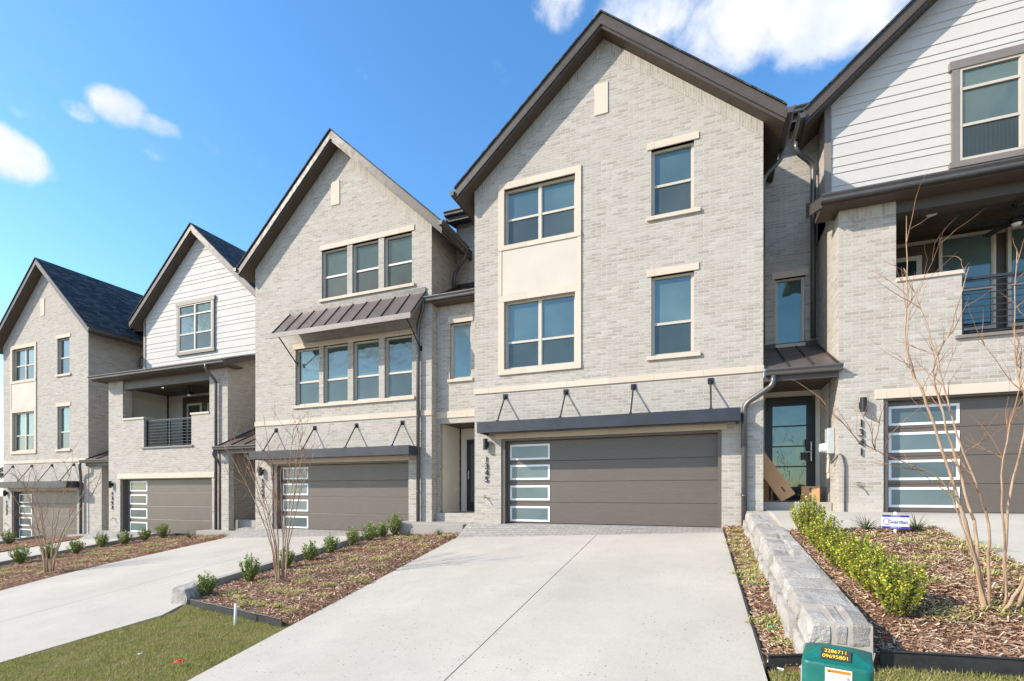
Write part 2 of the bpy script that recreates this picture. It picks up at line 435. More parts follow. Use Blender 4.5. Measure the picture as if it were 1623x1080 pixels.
class MB:
    def __init__(s): s.v, s.f, s.uv = [], [], []
    def face(s, pts, uv=None):
        i = len(s.v)
        pts = [Vector(p) for p in pts]
        s.v += [tuple(p) for p in pts]
        s.f.append(tuple(range(i, i + len(pts))))
        if uv is None:
            n = Vector((0, 0, 0))
            for a in range(len(pts)):
                n += pts[a].cross(pts[(a + 1) % len(pts)])
            ax = max(range(3), key=lambda q: abs(n[q]))
            if ax == 2: uv = [(p.x, p.y) for p in pts]
            elif ax == 1: uv = [(p.x, p.z) for p in pts]
            else: uv = [(p.y + 0.13, p.z) for p in pts]
        s.uv += list(uv)
    def box(s, x0, x1, y0, y1, z0, z1):
        a = [(x0, y0, z0), (x1, y0, z0), (x1, y1, z0), (x0, y1, z0), (x0, y0, z1), (x1, y0, z1), (x1, y1, z1), (x0, y1, z1)]
        for q in ((3, 2, 1, 0), (4, 5, 6, 7), (0, 1, 5, 4), (1, 2, 6, 5), (2, 3, 7, 6), (3, 0, 4, 7)): s.face([a[i] for i in q])
        return s
    def prism(s, poly, axis, a0, a1, uvf=None):
        """poly of 2-D points extruded along axis: 'y' -> (x,z), 'x' -> (y,z), 'z' -> (x,y)"""
        def P3(p, a): return (p[0], a, p[1]) if axis == 'y' else (a, p[0], p[1]) if axis == 'x' else (p[0], p[1], a)
        n = len(poly)
        area = sum(poly[i][0] * poly[(i + 1) % n][1] - poly[(i + 1) % n][0] * poly[i][1] for i in range(n))
        A = [P3(p, a0) for p in poly]
        B = [P3(p, a1) for p in poly]
        s.face(A[::-1] if area > 0 and axis != 'y' else A)
        s.face(B if area > 0 and axis != 'y' else B[::-1])
        for i in range(n):
            j = (i + 1) % n
            s.face([A[i], B[i], B[j], A[j]])
        return s
    def tube(s, pts, r, n=8, cap=True):
        pts = [Vector(p) for p in pts]
        rs = r if isinstance(r, (list, tuple)) else [r] * len(pts)
        base = len(s.v)
        up = None
        for i, p in enumerate(pts):
            d = (pts[min(i + 1, len(pts) - 1)] - pts[max(i - 1, 0)]).normalized()
            if up is None:
                up = Vector((0, 0, 1)) if abs(d.z) < 0.9 else Vector((1, 0, 0))
            a = d.cross(up).normalized()
            b = a.cross(d).normalized()
            up = b
            for q in range(n):
                t = 2 * math.pi * q / n
                s.v.append(tuple(p + (a * math.cos(t) + b * math.sin(t)) * rs[i]))
        for i in range(len(pts) - 1):
            for q in range(n):
                q2 = (q + 1) % n
                s.f.append((base + i * n + q, base + i * n + q2, base + (i + 1) * n + q2, base + (i + 1) * n + q))
                s.uv += [(0, 0)] * 4
        if cap:
            s.f.append(tuple(base + q for q in range(n))[::-1])
            s.f.append(tuple(base + (len(pts) - 1) * n + q for q in range(n)))
            s.uv += [(0, 0)] * (2 * n)
        return s
    def build(s, name, mat, parent=None, smooth=False, bevel=0.0, recalc=True, group=None):
        off = wloc(parent) if parent else Vector((0, 0, 0))
        me = bpy.data.meshes.new(name)
        me.from_pydata([(x - off.x, y - off.y, z - off.z) for x, y, z in s.v], [], s.f)
        ul = me.uv_layers.new(name='UVMap')
        if len(s.uv) == len(ul.data): ul.data.foreach_set('uv', [c for u in s.uv for c in u])
        if smooth: me.polygons.foreach_set('use_smooth', [True] * len(me.polygons))
        me.materials.append(mat)
        o = bpy.data.objects.new(name, me)
        COL.objects.link(o)
        if parent: o.parent = parent
        if bevel:
            import bmesh
            bm = bmesh.new(); bm.from_mesh(me)
            bmesh.ops.remove_doubles(bm, verts=bm.verts, dist=1e-5)
            bmesh.ops.recalc_face_normals(bm, faces=bm.faces)
            bm.to_mesh(me); bm.free()
            md = o.modifiers.new('bevel', 'BEVEL')
            md.width = bevel
            md.segments = 2
            md.limit_method = 'ANGLE'
        return o


def boxpart(name, mat, parent, *b, bevel=0.0): return MB().box(*b).build(name, mat, parent, bevel=bevel)


def empty(name, loc, label, cat, group=None):
    o = bpy.data.objects.new(name, None)
    COL.objects.link(o)
    o.location = loc
    o.empty_display_size = 0.3
    return tag(o, label, cat, group)


def tag(o, label, cat, group=None):
    o['label'] = label
    o['category'] = cat
    if group: o['group'] = group
    return o


def kind(o, k):
    o['kind'] = k
    return o


def npmesh(name, verts, faces_n, nper, mat, parent=None, smooth=False):
    """verts: (N*nper,3) array, every nper consecutive vertices is one face"""
    off = np.array(wloc(parent)) if parent else np.zeros(3)
    me = bpy.data.meshes.new(name)
    nv = len(verts)
    me.vertices.add(nv)
    me.vertices.foreach_set('co', (verts - off).astype(np.float32).ravel())
    me.loops.add(nv)
    me.loops.foreach_set('vertex_index', np.arange(nv, dtype=np.int32))
    me.polygons.add(faces_n)
    me.polygons.foreach_set('loop_start', np.arange(0, nv, nper, dtype=np.int32))
    me.polygons.foreach_set('loop_total', np.full(faces_n, nper, dtype=np.int32))
    me.update(calc_edges=True)
    me.materials.append(mat)
    o = bpy.data.objects.new(name, me)
    COL.objects.link(o)
    if parent: o.parent = parent
    return o


def text(name, body, size, mat, parent, loc, rot=(math.pi / 2, 0, 0), extrude=0.004, align='CENTER', sx=1.0, space=1.0):
    cu = bpy.data.curves.new(name, 'FONT')
    cu.body = body
    cu.size = size
    cu.extrude = extrude
    cu.align_x = align
    cu.align_y = 'CENTER'
    cu.space_line = space
    t = bpy.data.objects.new(name, cu)
    COL.objects.link(t)
    bpy.context.view_layer.update()
    me = bpy.data.meshes.new_from_object(t.evaluated_get(bpy.context.evaluated_depsgraph_get()))
    bpy.data.objects.remove(t)
    bpy.data.curves.remove(cu)
    me.name = name
    off = wloc(parent) if parent else Vector((0, 0, 0))
    me.transform(Matrix.Translation(Vector(loc) - off) @ (rot if isinstance(rot, Matrix) else __import__('mathutils').Euler(rot).to_matrix().to_4x4()) @ Matrix.Diagonal((sx, 1, 1, 1)))
    me.materials.clear()
    me.materials.append(mat)
    o = bpy.data.objects.new(name, me)
    COL.objects.link(o)
    if parent: o.parent = parent
    return o


# ------------------------------------------------------------------ ground
def G(x, y):
    """natural slope of the site: down to the left and down to the street"""
    xs = max(-70, min(45, x))
    ys = max(-3.0, min(13.0, y))
    return 0.05 * xs + 0.1144 * ys


def sheet(name, xs, ys, zf, mat, k='structure', skirt=0.16):
    """grid between two boundary functions; xs(y)->(xl,xr)"""
    mb = MB()
    for j in range(len(ys) - 1):
        y0, y1 = ys[j], ys[j + 1]
        (a0, b0), (a1, b1) = xs(y0), xs(y1)
        n = max(2, int(abs(b0 - a0) / 0.6))
        for i in range(n):
            t0, t1 = i / n, (i + 1) / n
            p = [(a0 + (b0 - a0) * t0, y0), (a0 + (b0 - a0) * t1, y0), (a1 + (b1 - a1) * t1, y1), (a1 + (b1 - a1) * t0, y1)]
            mb.face([(x, y, zf(x, y)) for x, y in p])
    if skirt:
        for j in range(len(ys) - 1):
            for s_ in (0, 1):
                a, b = (xs(ys[j])[s_], ys[j]), (xs(ys[j + 1])[s_], ys[j + 1])
                za, zb = zf(*a), zf(*b)
                mb.face([(a[0], a[1], za - skirt), (b[0], b[1], zb - skirt), (b[0], b[1], zb), (a[0], a[1], za)])
        for y in (ys[0], ys[-1]):
            a, b = xs(y)
            mb.face([(a, y, zf(a, y) - skirt), (b, y, zf(b, y) - skirt), (b, y, zf(b, y)), (a, y, zf(a, y))])
    return kind(mb.build(name, mat), k)


def fr(a, b, st): return [a + (b - a) * i / max(1, round((b - a) / st)) for i in range(max(1, round((b - a) / st)) + 1)]


gx = [-900, -300, -120, -70] + list(range(-66, 45, 3)) + [60, 120, 300, 900]
gy = [-900, -300, -100, -40, -20, -10, -6, -3] + fr(-2, 14, 1.0) + [20, 40, 120, 400, 900]
gb = MB()
for i in range(len(gx) - 1):
    for j in range(len(gy) - 1):
        q = [(gx[i], gy[j]), (gx[i + 1], gy[j]), (gx[i + 1], gy[j + 1]), (gx[i], gy[j + 1])]
        gb.face([(x, y, G(x, y) - 0.10) for x, y in q])
kind(gb.build('ground', M['soil']), 'structure')
kind(sheet('street', lambda y: (-70, 45), fr(-13, -5, 2.0), lambda x, y: G(x, y) - 0.05, M['asphalt']), 'structure')


def lerp(a, b, t): return a + (b - a) * max(0, min(1, t))
def smooth(t):
    t = max(0, min(1, t))
    return t * t * (3 - 2 * t)


def drive(zfloor, ydoor, yjoin, xl, xr, xj, y0=-4.8, paver=True, jy=(6.9,)):
    """concrete drive: slabs with open saw-cut joints, then a paver apron up to the garage floor"""
    zf = lambda x, y: lerp(G(x, y), zfloor, smooth((y - yjoin) / (ydoor - yjoin)))
    g = 0.007
    for a, b in ((xl, lambda y: xj(y) - g), (lambda y: xj(y) + g, xr)):
        sheet('driveway', lambda y: (a(y), b(y)), fr(y0, yjoin, 0.5), zf, M['concrete'])
    sheet('driveway_apron', lambda y: (xl(yjoin) + 0.0, xr(yjoin)), fr(yjoin + 0.012, ydoor + 0.12, 0.3), zf, M['paver'] if paver else M['concrete'])


line = lambda x0, y0, x1, y1: (lambda y: x0 + (x1 - x0) * (y - y0) / (y1 - y0))
d2r = lambda y: -7.90 + 0.62 * smooth((5.85 - y) / 0.95) - .19 * max(0, 4.95 - y)
# the drives of the four houses in view, and the one of the right-hand house
drive(1.235, 11.05, 10.3, line(-5.42, 10.5, -4.63, 3.31), line(.36, 10.25, .46, 4.26), lambda y: -2.09)
drive(0.86, 11.6, 10.9, lambda y: -13.75 + (0.9 * smooth((7.6 - y) / 4)), d2r, lambda y: -10.03)
drive(0.50, 12.1, 11.4, lambda y: -22.0, lambda y: -17.75, lambda y: -19.2)
drive(-0.06, 12.6, 11.9, lambda y: -30.2, lambda y: -25.6, lambda y: -27.5)


def GR(x, y):
    """raised yard to the right of the stone wall"""
    t = smooth((y - 4.55) / 1.5)
    return G(x, y) + 0.03 + 0.24 * t + 0.05 * smooth((y - 7) / 3)


rd_left = lambda y: 3.07 - 0.25 * smooth((6.0 - y) / 2.5)
yard_z = lambda x, y: lerp(GR(x, y) + .012, 1.60, smooth((y - 8.8) / 1.7))
sheet('driveway', lambda y: (rd_left(y) + .02, 8.6), fr(2.5, 10.4, 0.3), yard_z, M['concrete'])
sheet('driveway_apron', lambda y: (3.09, 8.6), fr(10.41, 11.2, 0.4), yard_z, M['curb'])
# walk to the right-hand entry
sheet('walkway', lambda y: (1.17, 3.08), fr(8.72, 11.4, 0.3), yard_z, M['concrete'])


def landing(x0, x1, y0, y1, z, drop=0.5):
    o = MB().box(x0, x1, y0, y1, z - drop, z).build('walkway', M['curb'], bevel=0.012)
    return kind(o, 'structure')


landing(-7.62, -5.45, 10.75, 11.7, 1.19)
landing(-15.6, -13.2, 11.4, 12.2, 0.72)
landing(-23.6, -21.3, 11.9, 12.9, 0.30)
# low curbs that hold the beds above the lower drives
def curb(x0, y0, x1, y1, wdt, h, n=14):
    mb = MB()
    for i in range(n):
        t0, t1 = i / n, (i + 1) / n
        a = (x0 + (x1 - x0) * t0, y0 + (y1 - y0) * t0)
        b = (x0 + (x1 - x0) * t1, y0 + (y1 - y0) * t1)
        for (p, q) in ((a, b),):
            za, zb = G(*p) + h, G(*q) + h
            w2 = wdt / 2
            A = [(p[0] - w2, p[1], za), (p[0] + w2, p[1], za), (q[0] + w2, q[1], zb), (q[0] - w2, q[1], zb)]
            mb.face(A)
            mb.face([(p[0] - w2, p[1], za - .5), (p[0] - w2, p[1], za), (q[0] - w2, q[1], zb), (q[0] - w2, q[1], zb - .5)])
            mb.face([(p[0] + w2, p[1], za), (p[0] + w2, p[1], za - .5), (q[0] + w2, q[1], zb - .5), (q[0] + w2, q[1], zb)])
            if i == 0: mb.face([(p[0] - w2, p[1], za), (p[0] - w2, p[1], za - .5), (p[0] + w2, p[1], za - .5), (p[0] + w2, p[1], za)])
    return kind(mb.build('curb', M['curb']), 'structure')


curb(-7.60, 5.58, -7.90, 5.95, 0.13, 0.16, 3)
curb(-7.92, 5.90, -7.85, 11.2, 0.13, 0.16)
curb(-17.7, 6.5, -17.7, 11.6, 0.13, 0.14)
curb(-25.5, 7.5, -25.5, 12.0, 0.13, 0.14)


def bedz(x, y): return G(x, y) + 0.03 - .045 * smooth((x - (main_left(y) - .16)) / .14 if x > -10 else (x - (left_r(y) - .2)) / .18) + 0.035 * noise.noise(Vector((x * 1.3, y * 1.3, 3.1)))
def strip_z(x, y): return G(x, y) + 0.0 + 0.02 * noise.noise(Vector((x * 1.5, y * 1.5, 1.1)))
def rbz(x, y): return GR(x, y) + 0.03 * noise.noise(Vector((x * 1.3, y * 1.3, 5.1)))


main_left = line(-5.42, 10.5, -4.63, 3.31)
left_r = lambda y: -13.77 + (0.9 * smooth((7.6 - y) / 4))
mid_front = lambda x: 5.30 - 0.22 * (x + 7.3)                     # front edging line of the middle bed (y for x)
def midbed_x(y):
    xl = -7.86
    if y < 5.45: xl = max(xl, -7.3 + (5.30 - y) / 0.22 - 0.0)
    return (min(xl, main_left(y) - 0.02), main_left(y) + 0.006)
sheet('mulch_bed', midbed_x, fr(4.78, 10.75, 0.25), bedz, M['mulch'])
left_r = lambda y: -13.77 + (0.9 * smooth((7.6 - y) / 4))
sheet('mulch_bed', lambda y: (-17.64, left_r(y)), fr(4.6, 11.35, 0.4), bedz, M['mulch'])
sheet('mulch_bed', lambda y: (-25.44, -22.03), fr(6, 11.9, 0.5), bedz, M['mulch'])
wall_l, wall_r = 0.80, 1.25
sheet('mulch_bed', lambda y: (0.37 + (10.25 - y) * 0.0167 + .012, 0.95), fr(4.5, 11.0, 0.4), strip_z, M['mulch'])
rbed = lambda y: (1.12, rd_left(y))
sheet('mulch_bed', rbed, fr(4.72, 8.70, 0.2), rbz, M['mulch'])
# lawns
def lawn_x(y):
    xl = d2r(y) - .004
    xr = main_left(y) + 0.008
    if y > 4.76: xr = min(xr, -7.3 + (5.40 - y) / 0.22 + 0.0)
    return (xl, max(xl + 0.01, xr))
lawn_z = lambda x, y: G(x, y) - 0.022 + .02 * noise.noise(Vector((x * 1.1, y * 1.1, 9)))
sheet('lawn', lawn_x, fr(-4.9, 5.3, 0.3), lawn_z, M['turf'])
sheet('lawn', lambda y: (0.49 + (4.26 - y) * 0.017, 4.8), fr(-4.9, 4.6, 0.4), lawn_z, M['turf'])

# ------------------------------------------------------------------ house components
def facade(mb, yf, outline, holes, reveal=0.13, xaxis=True):
    """vertical wall in the plane y = yf with openings and their reveals; holes are polygons or (x0,z0,x1,z1)"""
    hp = []
    for h in holes:
        if len(h) == 4 and not isinstance(h[0], tuple): h = [(h[0], h[1]), (h[2], h[1]), (h[2], h[3]), (h[0], h[3])]
        hp.append(h)
    polys = [[Vector((x, z, 0)) for x, z in outline]] + [[Vector((x, z, 0)) for x, z in h[::-1]] for h in hp]
    flat = [p for pl in polys for p in pl]
    for t in tessellate_polygon(polys):
        a = [flat[i] for i in t]
        if (a[1] - a[0]).cross(a[2] - a[0]).z < 0: a = a[::-1]
        mb.face([(p.x, yf, p.y) for p in a], [(p.x, p.y) for p in a])
    for h in hp:
        n = len(h)
        for i in range(n):
            (x0, z0), (x1, z1) = h[i], h[(i + 1) % n]
            uv = [(yf, z0), (yf + reveal, z0), (yf + reveal, z1), (yf, z1)] if abs(z1 - z0) > abs(x1 - x0) else [(x0, yf), (x0, yf + reveal), (x1, yf + reveal), (x1, yf)]
            mb.face([(x0, yf, z0), (x0, yf + reveal, z0), (x1, yf + reveal, z1), (x1, yf, z1)], uv)


def sidewall(mb, x, y0, y1, z0, z1):
    mb.face([(x, y0, z0), (x, y1, z0), (x, y1, z1), (x, y0, z1)], [(y0 + x, z0), (y1 + x, z0), (y1 + x, z1), (y0 + x, z1)])


def soldier(mb, x0, x1, z0, z1, y):
    mb.face([(x0, y, z0), (x1, y, z0), (x1, y, z1), (x0, y, z1)], [(z0 * 1.0, x0), (z0, x1), (z0 + .25, x1), (z0 + .25, x0)])


def rake_soldier(mb, xa, za, xe, ze, wd, y, base):
    """rowlock course under the rake from apex (xa,za) to eave (xe,ze), wd = vertical width"""
    L = math.hypot(xe - xa, ze - za)
    mb.face([(xa, y, za), (xe, y, ze), (xe, y, ze - wd), (xa, y, za - wd)], [(.005 + base, 0), (.005 + base, L), (.25 + base, L), (.25 + base, 0)])


def gable_roof(par, xc, half, zap, ta, y0, y1, vth=0.30, gut=None):
    """two slopes; y0 front edge. parts: roof (shingles), fascia boards, soffit"""
    ze = zap - half * ta
    rb, fb, sb = MB(), MB(), MB()
    cs = 1 / math.sqrt(1 + ta * ta)
    for sgn in (-1, 1):
        xe = xc + sgn * half
        xo, zo = xc + sgn * (half + 0.03), zap - (half + 0.03) * ta
        L = (half + .03) / cs
        # shingle layer: top, front edge, eave edge
        q = [(xc, y0 - .03, zap + .02), (xo, y0 - .03, zo + .02), (xo, y1, zo + .02), (xc, y1, zap + .02)]
        rb.face(q, [(y0, L), (y0, 0), (y1, 0), (y1, L)])
        rb.face([(xc, y0 - .03, zap + .02), (xo, y0 - .03, zo + .02), (xo, y0 - .03, zo - .02), (xc, y0 - .03, zap - .02)])
        rb.face([(xo, y0 - .03, zo + .02), (xo, y1, zo + .02), (xo, y1, zo - .02), (xo, y0 - .03, zo - .02)])
        # rake board, in two layers like a frieze
        tip = zap - .021
        for (ya, yb, v0, v1) in ((y0, y0 + .035, 0.0, vth * .8), (y0 + .035, y0 + .06, 0.0, vth)):
            poly = [(xc, tip - v0), (xe, tip - half * ta - v0), (xe, tip - half * ta - v1), (xc, tip - v1)]
            fb.prism(poly, 'y', ya, yb)
        fb.box(min(xe, xe + sgn * .025), max(xe, xe + sgn * .025), y0, y1, ze - .021 - vth * .8, ze - .035)
        sb.prism([(xc, tip - .02), (xe - sgn * .003, tip - half * ta - .02), (xe - sgn * .003, tip - half * ta - vth + .03), (xc, tip - vth + .03)], 'y', y0 + .061, y1)
    rb.build('roof', M['shingle'], par)
    fb.build('fascia', M['bronze'], par)
    sb.build('soffit', M['soffit'], par)
    return ze


GPROF = [(0, 0), (.085, 0), (.10, .02), (.105, .06), (.135, .10), (.135, .125), (.118, .125), (.118, .105), (.0, .105)]


def gutter(par, axis, pos, z, a0, a1, sgn=1, mat='gutter'):
    """gutter along 'x' (hung on y=pos, towards -y) or along 'y' (hung on x=pos, towards sgn)"""
    mb = MB()
    if axis == 'x': mb.prism([(pos - p[0], z + p[1]) for p in GPROF], 'x', a0, a1)
    else: mb.prism([(pos + sgn * p[0], z + p[1]) for p in GPROF], 'y', a0, a1)
    return mb.build('gutter', M[mat], par)


def bez(pts, rad=0.09, n=5):
    """round the corners of a polyline"""
    P = [Vector(p) for p in pts]
    out = [P[0]]
    for i in range(1, len(P) - 1):
        a, b, c = P[i - 1], P[i], P[i + 1]
        r = min(rad, (a - b).length * .45, (c - b).length * .45)
        s0, s1 = b + (a - b).normalized() * r, b + (c - b).normalized() * r
        for k in range(n + 1):
            t = k / n
            out.append(s0 * (1 - t) ** 2 + b * 2 * t * (1 - t) + s1 * t * t)
    return out + [P[-1]]


def downspout(par, pts, r=0.045, straps=()):
    mb = MB().tube(bez(pts, .14), r, 12)
    for z in straps:
        x, y = pts[-1][0], pts[-1][1]
        mb.tube([(x, y, z - .02), (x, y, z + .02)], r + .006, 12)
    return mb.build('downspout', M['pipe'], par, smooth=True)


def window(par, xl, xr, zb, zt, yf, zmid=None, cols=1, inset=0.075, transom=None, label=None, screen=True, casing=None, frame='winframe'):
    """sash window standing in an opening; sub-parts: pane, screen pane"""
    fb = MB()
    y0, y1 = yf + inset, yf + inset + .06
    fw = 0.045
    fb.box(xl, xl + fw, y0, y1, zb, zt)
    fb.box(xr - fw, xr, y0, y1, zb, zt)
    fb.box(xl + fw, xr - fw, y0, y1, zt - fw, zt)
    fb.box(xl + fw, xr - fw, y0, y1, zb, zb + fw + .01)
    cw = (xr - xl - 2 * fw) / cols
    zlev = [zb + fw + .01] + ([zmid] if zmid else []) + ([transom] if transom else []) + [zt - fw]
    for c in range(1, cols):
        xm = xl + fw + cw * c
        fb.box(xm - .035, xm + .035, y0 - .004, y1, zb + fw + .01, zt - fw)
    for c in range(cols):
        xa, xb = xl + fw + cw * c + (.035 if c else 0), xl + fw + cw * (c + 1) - (.035 if c < cols - 1 else 0)
        for zm in zlev[1:-1]:
            fb.box(xa, xb, y0 + .006, y1, zm - .026, zm + .026)
        # thin inner sash
        for i in range(len(zlev) - 1):
            za, zc = zlev[i] + (.026 if i else 0), zlev[i + 1] - (.026 if i < len(zlev) - 2 else 0)
            fb.box(xa, xa + .018, y0 + .02, y1, za, zc)
            fb.box(xb - .018, xb, y0 + .02, y1, za, zc)
    w = fb.build('window', M[frame], par)
    if label: w['label'] = label
    tilt = random.uniform(-.004, .004)
    for c in range(cols):
        xa, xb = xl + fw + cw * c + (.035 if c else 0), xl + fw + cw * (c + 1) - (.035 if c < cols - 1 else 0)
        for i in range(len(zlev) - 1):
            za, zc = zlev[i], zlev[i + 1]
            low = i == 0 and screen and zmid
            MB().box(xa + .006, xb - .006, y0 + (.03 if low else .042) + tilt * .3, y0 + .052, za + .004, zc - .004).build('screen_pane' if low else 'pane', M['screen' if low else 'glass'], w)
    return w


def lintel(par, xl, xr, z0, z1, yf, name='lintel', proud=0.022, mat='cast', depth=.1):
    return MB().box(xl, xr, yf - proud, yf + depth, z0, z1).build(name, M[mat], par, bevel=0.006)


def band(par, xl, xr, z0, z1, yf, side=None):
    return MB().box(xl, xr, yf - .025, yf + .05, z0, z1).build('trim_band', M['cast'], par, bevel=0.006)


def garage_door(par, xl, xr, zb, zt, y, wx0, wx1, rows, yf, jl, jr, jt, label=None):
    mb = MB()
    n = 4
    h = (zt - zb) / n
    for i in range(n):
        mb.prism([(y + .006, zb + i * h + .003), (y, zb + i * h + .012), (y, zb + (i + 1) * h - .009), (y + .006, zb + (i + 1) * h - .001), (y + .045, zb + (i + 1) * h - .001), (y + .045, zb + i * h + .003)], 'x', xl - .03, xr + .03)
    mb.box(xl - .03, xr + .03, y + .03, y + .05, zb, zt)
    d = mb.build('garage_door', M['garage'], par)
    if label: d['label'] = label
    boxpart('weather_strip', M['black'], d, xl, xr, y - .004, y + .03, zb - .03, zb + .002)
    jm = MB()
    jm.box(jl, xl, yf + .03, y + .06, zb - .05, jt)
    jm.box(xr, jr, yf + .03, y + .06, zb - .05, jt)
    jm.box(xl, xr, yf + .03, y + .06, zt, jt)
    jm.build('door_jamb', M['garage'], d)
    for (za, zc) in rows:
        fm = MB()
        f = .045
        fm.box(wx0, wx0 + f, y - .012, y + .02, za, zc)
        fm.box(wx1 - f, wx1, y - .012, y + .02, za, zc)
        fm.box(wx0 + f, wx1 - f, y - .012, y + .02, za, za + f)
        fm.box(wx0 + f, wx1 - f, y - .012, y + .02, zc - f, zc)
        fm.build('window_frame', M['whiteframe'], d)
        boxpart('pane', M['frost'], d, wx0 + f - .004, wx1 - f + .004, y - .003, y + .015, za + f - .004, zc - f + .004)
    return d


def canopy(par, xl, xr, y0, yw, z0, z1, rods, zr):
    mb = MB()
    mb.box(xl, xr, y0, y0 + .05, z0, z1)
    mb.box(xl, xl + .05, y0 + .05, yw, z0, z1)
    mb.box(xr - .05, xr, y0 + .05, yw, z0, z1)
    mb.box(xl + .05, xr - .05, y0 + .05, yw, z0 + .05, z1 - .02)
    c = mb.build('canopy', M['steel'], par)
    for x in rods:
        r = MB()
        r.tube([(x, yw - .03, zr), (x, y0 + .06, z1 + .0)], .017, 8)
        r.box(x - .055, x + .055, yw - .018, yw, zr - .05, zr + .07)
        r.box(x - .014, x + .014, yw - .06, yw - .018, zr - .03, zr + .03)
        r.box(x - .03, x + .03, y0 + .04, y0 + .10, z1 - .001, z1 + .03)
        r.build('support_rod', M['black'], c)
    return c


def wall_lamp(par, x, yf, z):
    mb = MB()
    mb.tube([(x, yf - .09, z - .13), (x, yf - .09, z + .13)], .055, 16)
    mb.box(x - .05, x + .05, yf - .03, yf, z - .06, z + .06)
    mb.box(x - .03, x + .03, yf - .06, yf - .02, z - .03, z + .03)
    return mb.build('wall_lamp', M['black'], par)


def number(par, digits, x, yf, ztop, zbot, size=0.21):
    st = (ztop - zbot) / len(digits)
    for i, d in enumerate(digits):
        text('house_number', d, size, M['black'], par, (x, yf - .022, ztop - st * (i + .5)), extrude=.012)


def hose_bib(par, x, yf, z):
    mb = MB()
    mb.tube([(x, yf, z), (x, yf - .09, z), (x, yf - .12, z - .05)], .014, 8)
    mb.tube([(x - .03, yf - .06, z + .05), (x + .03, yf - .06, z + .05)], .01, 6)
    mb.tube([(x, yf - .06, z), (x, yf - .06, z + .05)], .008, 6)
    return mb.build('hose_bib', M['brass'], par)


def seam_roof(par, x0, x1, y0, z0, y1, z1, nseam, name='metal_roof', thick=.02, flash=True):
    """standing seam shed roof rising from (y0,z0) to (y1,z1)"""
    mb = MB()
    mb.prism([(y0, z0), (y1, z1), (y1, z1 - thick), (y0, z0 - thick)], 'x', x0, x1)
    r = mb.build(name, M['seam'], par)
    sm = MB()
    for i in range(nseam + 1):
        x = x0 + .015 + (x1 - x0 - .03) * i / nseam
        sm.prism([(y0 - .004, z0 + .001), (y1, z1 + .001), (y1, z1 + .036), (y0 - .004, z0 + .036)], 'x', x - .011, x + .011)
    if flash: sm.box(x0, x1, y1 - .02, y1 + .0, z1 - .02, z1 + .10)
    sm.build('standing_seams', M['seamrib'], r)
    return r


def lap_siding(par, yf, zb, xlf, xrf, ztop, mat='siding', name='siding', pattern=(.27, .137, .194)):
    mb = MB()
    z, i = zb, 0
    while z < ztop - .01:
        h = pattern[i % len(pattern)]
        zt = min(z + h, ztop)
        a0, b0, a1, b1 = xlf(z), xrf(z), xlf(zt), xrf(zt)
        if b0 - a0 < .02: break
        if b1 < a1: a1 = b1 = (a1 + b1) / 2
        yb_, yt_ = yf - .015, yf - .002
        mb.face([(a0, yb_, z), (b0, yb_, z), (b1, yt_, zt), (a1, yt_, zt)])
        mb.face([(a0, yf, z), (b0, yf, z), (b0, yb_, z), (a0, yb_, z)])
        z, i = zt, i + 1
    return mb.build(name, M[mat], par)


def siding_box(mb, x, y0, y1, z0, z1, nx):
    """stacked boards on a side wall facing nx"""
    z = z0
    while z < z1 - .01:
        zt = min(z + .3, z1)
        mb.face([(x + nx * .014, y0, z), (x + nx * .014, y1, z), (x + nx * .001, y1, zt), (x + nx * .001, y0, zt)])
        mb.face([(x, y0, z), (x, y1, z), (x + nx * .014, y1, z), (x + nx * .014, y0, z)])
        z = zt


def down_light(par, x, y, z, r=.07, lit=True):
    mb = MB().tube([(x, y, z - .012), (x, y, z)], r, 18)
    rim = mb.build('recessed_light', M['white'], par)
    MB().tube([(x, y, z - .016), (x, y, z - .010)], r * .65, 16).build('lens', M['lamp' if lit else 'white'], rim)
    return rim


def fan(par, x, y, z, rz, R=.66, n=5):
    mb = MB()
    mb.tube([(x, y, z), (x, y, z - .22)], .015, 8)
    mb.tube([(x, y, z - .22), (x, y, z - .25), (x, y, z - .33), (x, y, z - .36)], [.05, .10, .10, .06], 14)
    mb.tube([(x, y, z), (x, y, z - .05)], [.07, .04], 12)
    f = mb.build('ceiling_fan', M['black'], par)
    for k in range(n):
        a = rz + k * 2 * math.pi / n
        c, s_ = math.cos(a), math.sin(a)
        b = MB()
        pr = [(.09, -.03), (.25, -.065), (R, -.07), (R, .07), (.25, .065), (.09, .03)]
        top = [(x + c * u - s_ * v, y + s_ * u + c * v, z - .27 + .12 * v) for u, v in pr]
        bot = [(p[0], p[1], p[2] - .012) for p in top]
        b.face(top); b.face(bot[::-1])
        for i in range(6): b.face([top[i], bot[i], bot[(i + 1) % 6], top[(i + 1) % 6]])
        b.build('fan_blade', M['black'], f)
    MB().tube([(x, y, z - .40), (x, y, z - .36)], [.05, .075], 14).build('lamp', M['white'], f)
    return f


def railing(par, x0, x1, y, z0, z1, nbar=9, post=(0.0, 0.5, 1.0)):
    mb = MB()
    mb.box(x0, x1, y - .025, y + .025, z1 - .045, z1)
    for i in range(nbar):
        zz = z0 + .07 + (z1 - z0 - .14) * i / (nbar - 1)
        mb.box(x0, x1, y - .008, y + .008, zz - .008, zz + .008)
    for t in post:
        xx = x0 + .025 + (x1 - x0 - .05) * t
        mb.box(xx - .02, xx + .02, y - .02, y + .02, z0, z1 - .045)
    return mb.build('railing', M['steel'], par)


def body_box(par, x0, x1, y0, y1, z0, z1):
    mb = MB()
    sidewall(mb, x0, y0, y1, z0, z1)
    sidewall(mb, x1, y0, y1, z0, z1)
    return mb


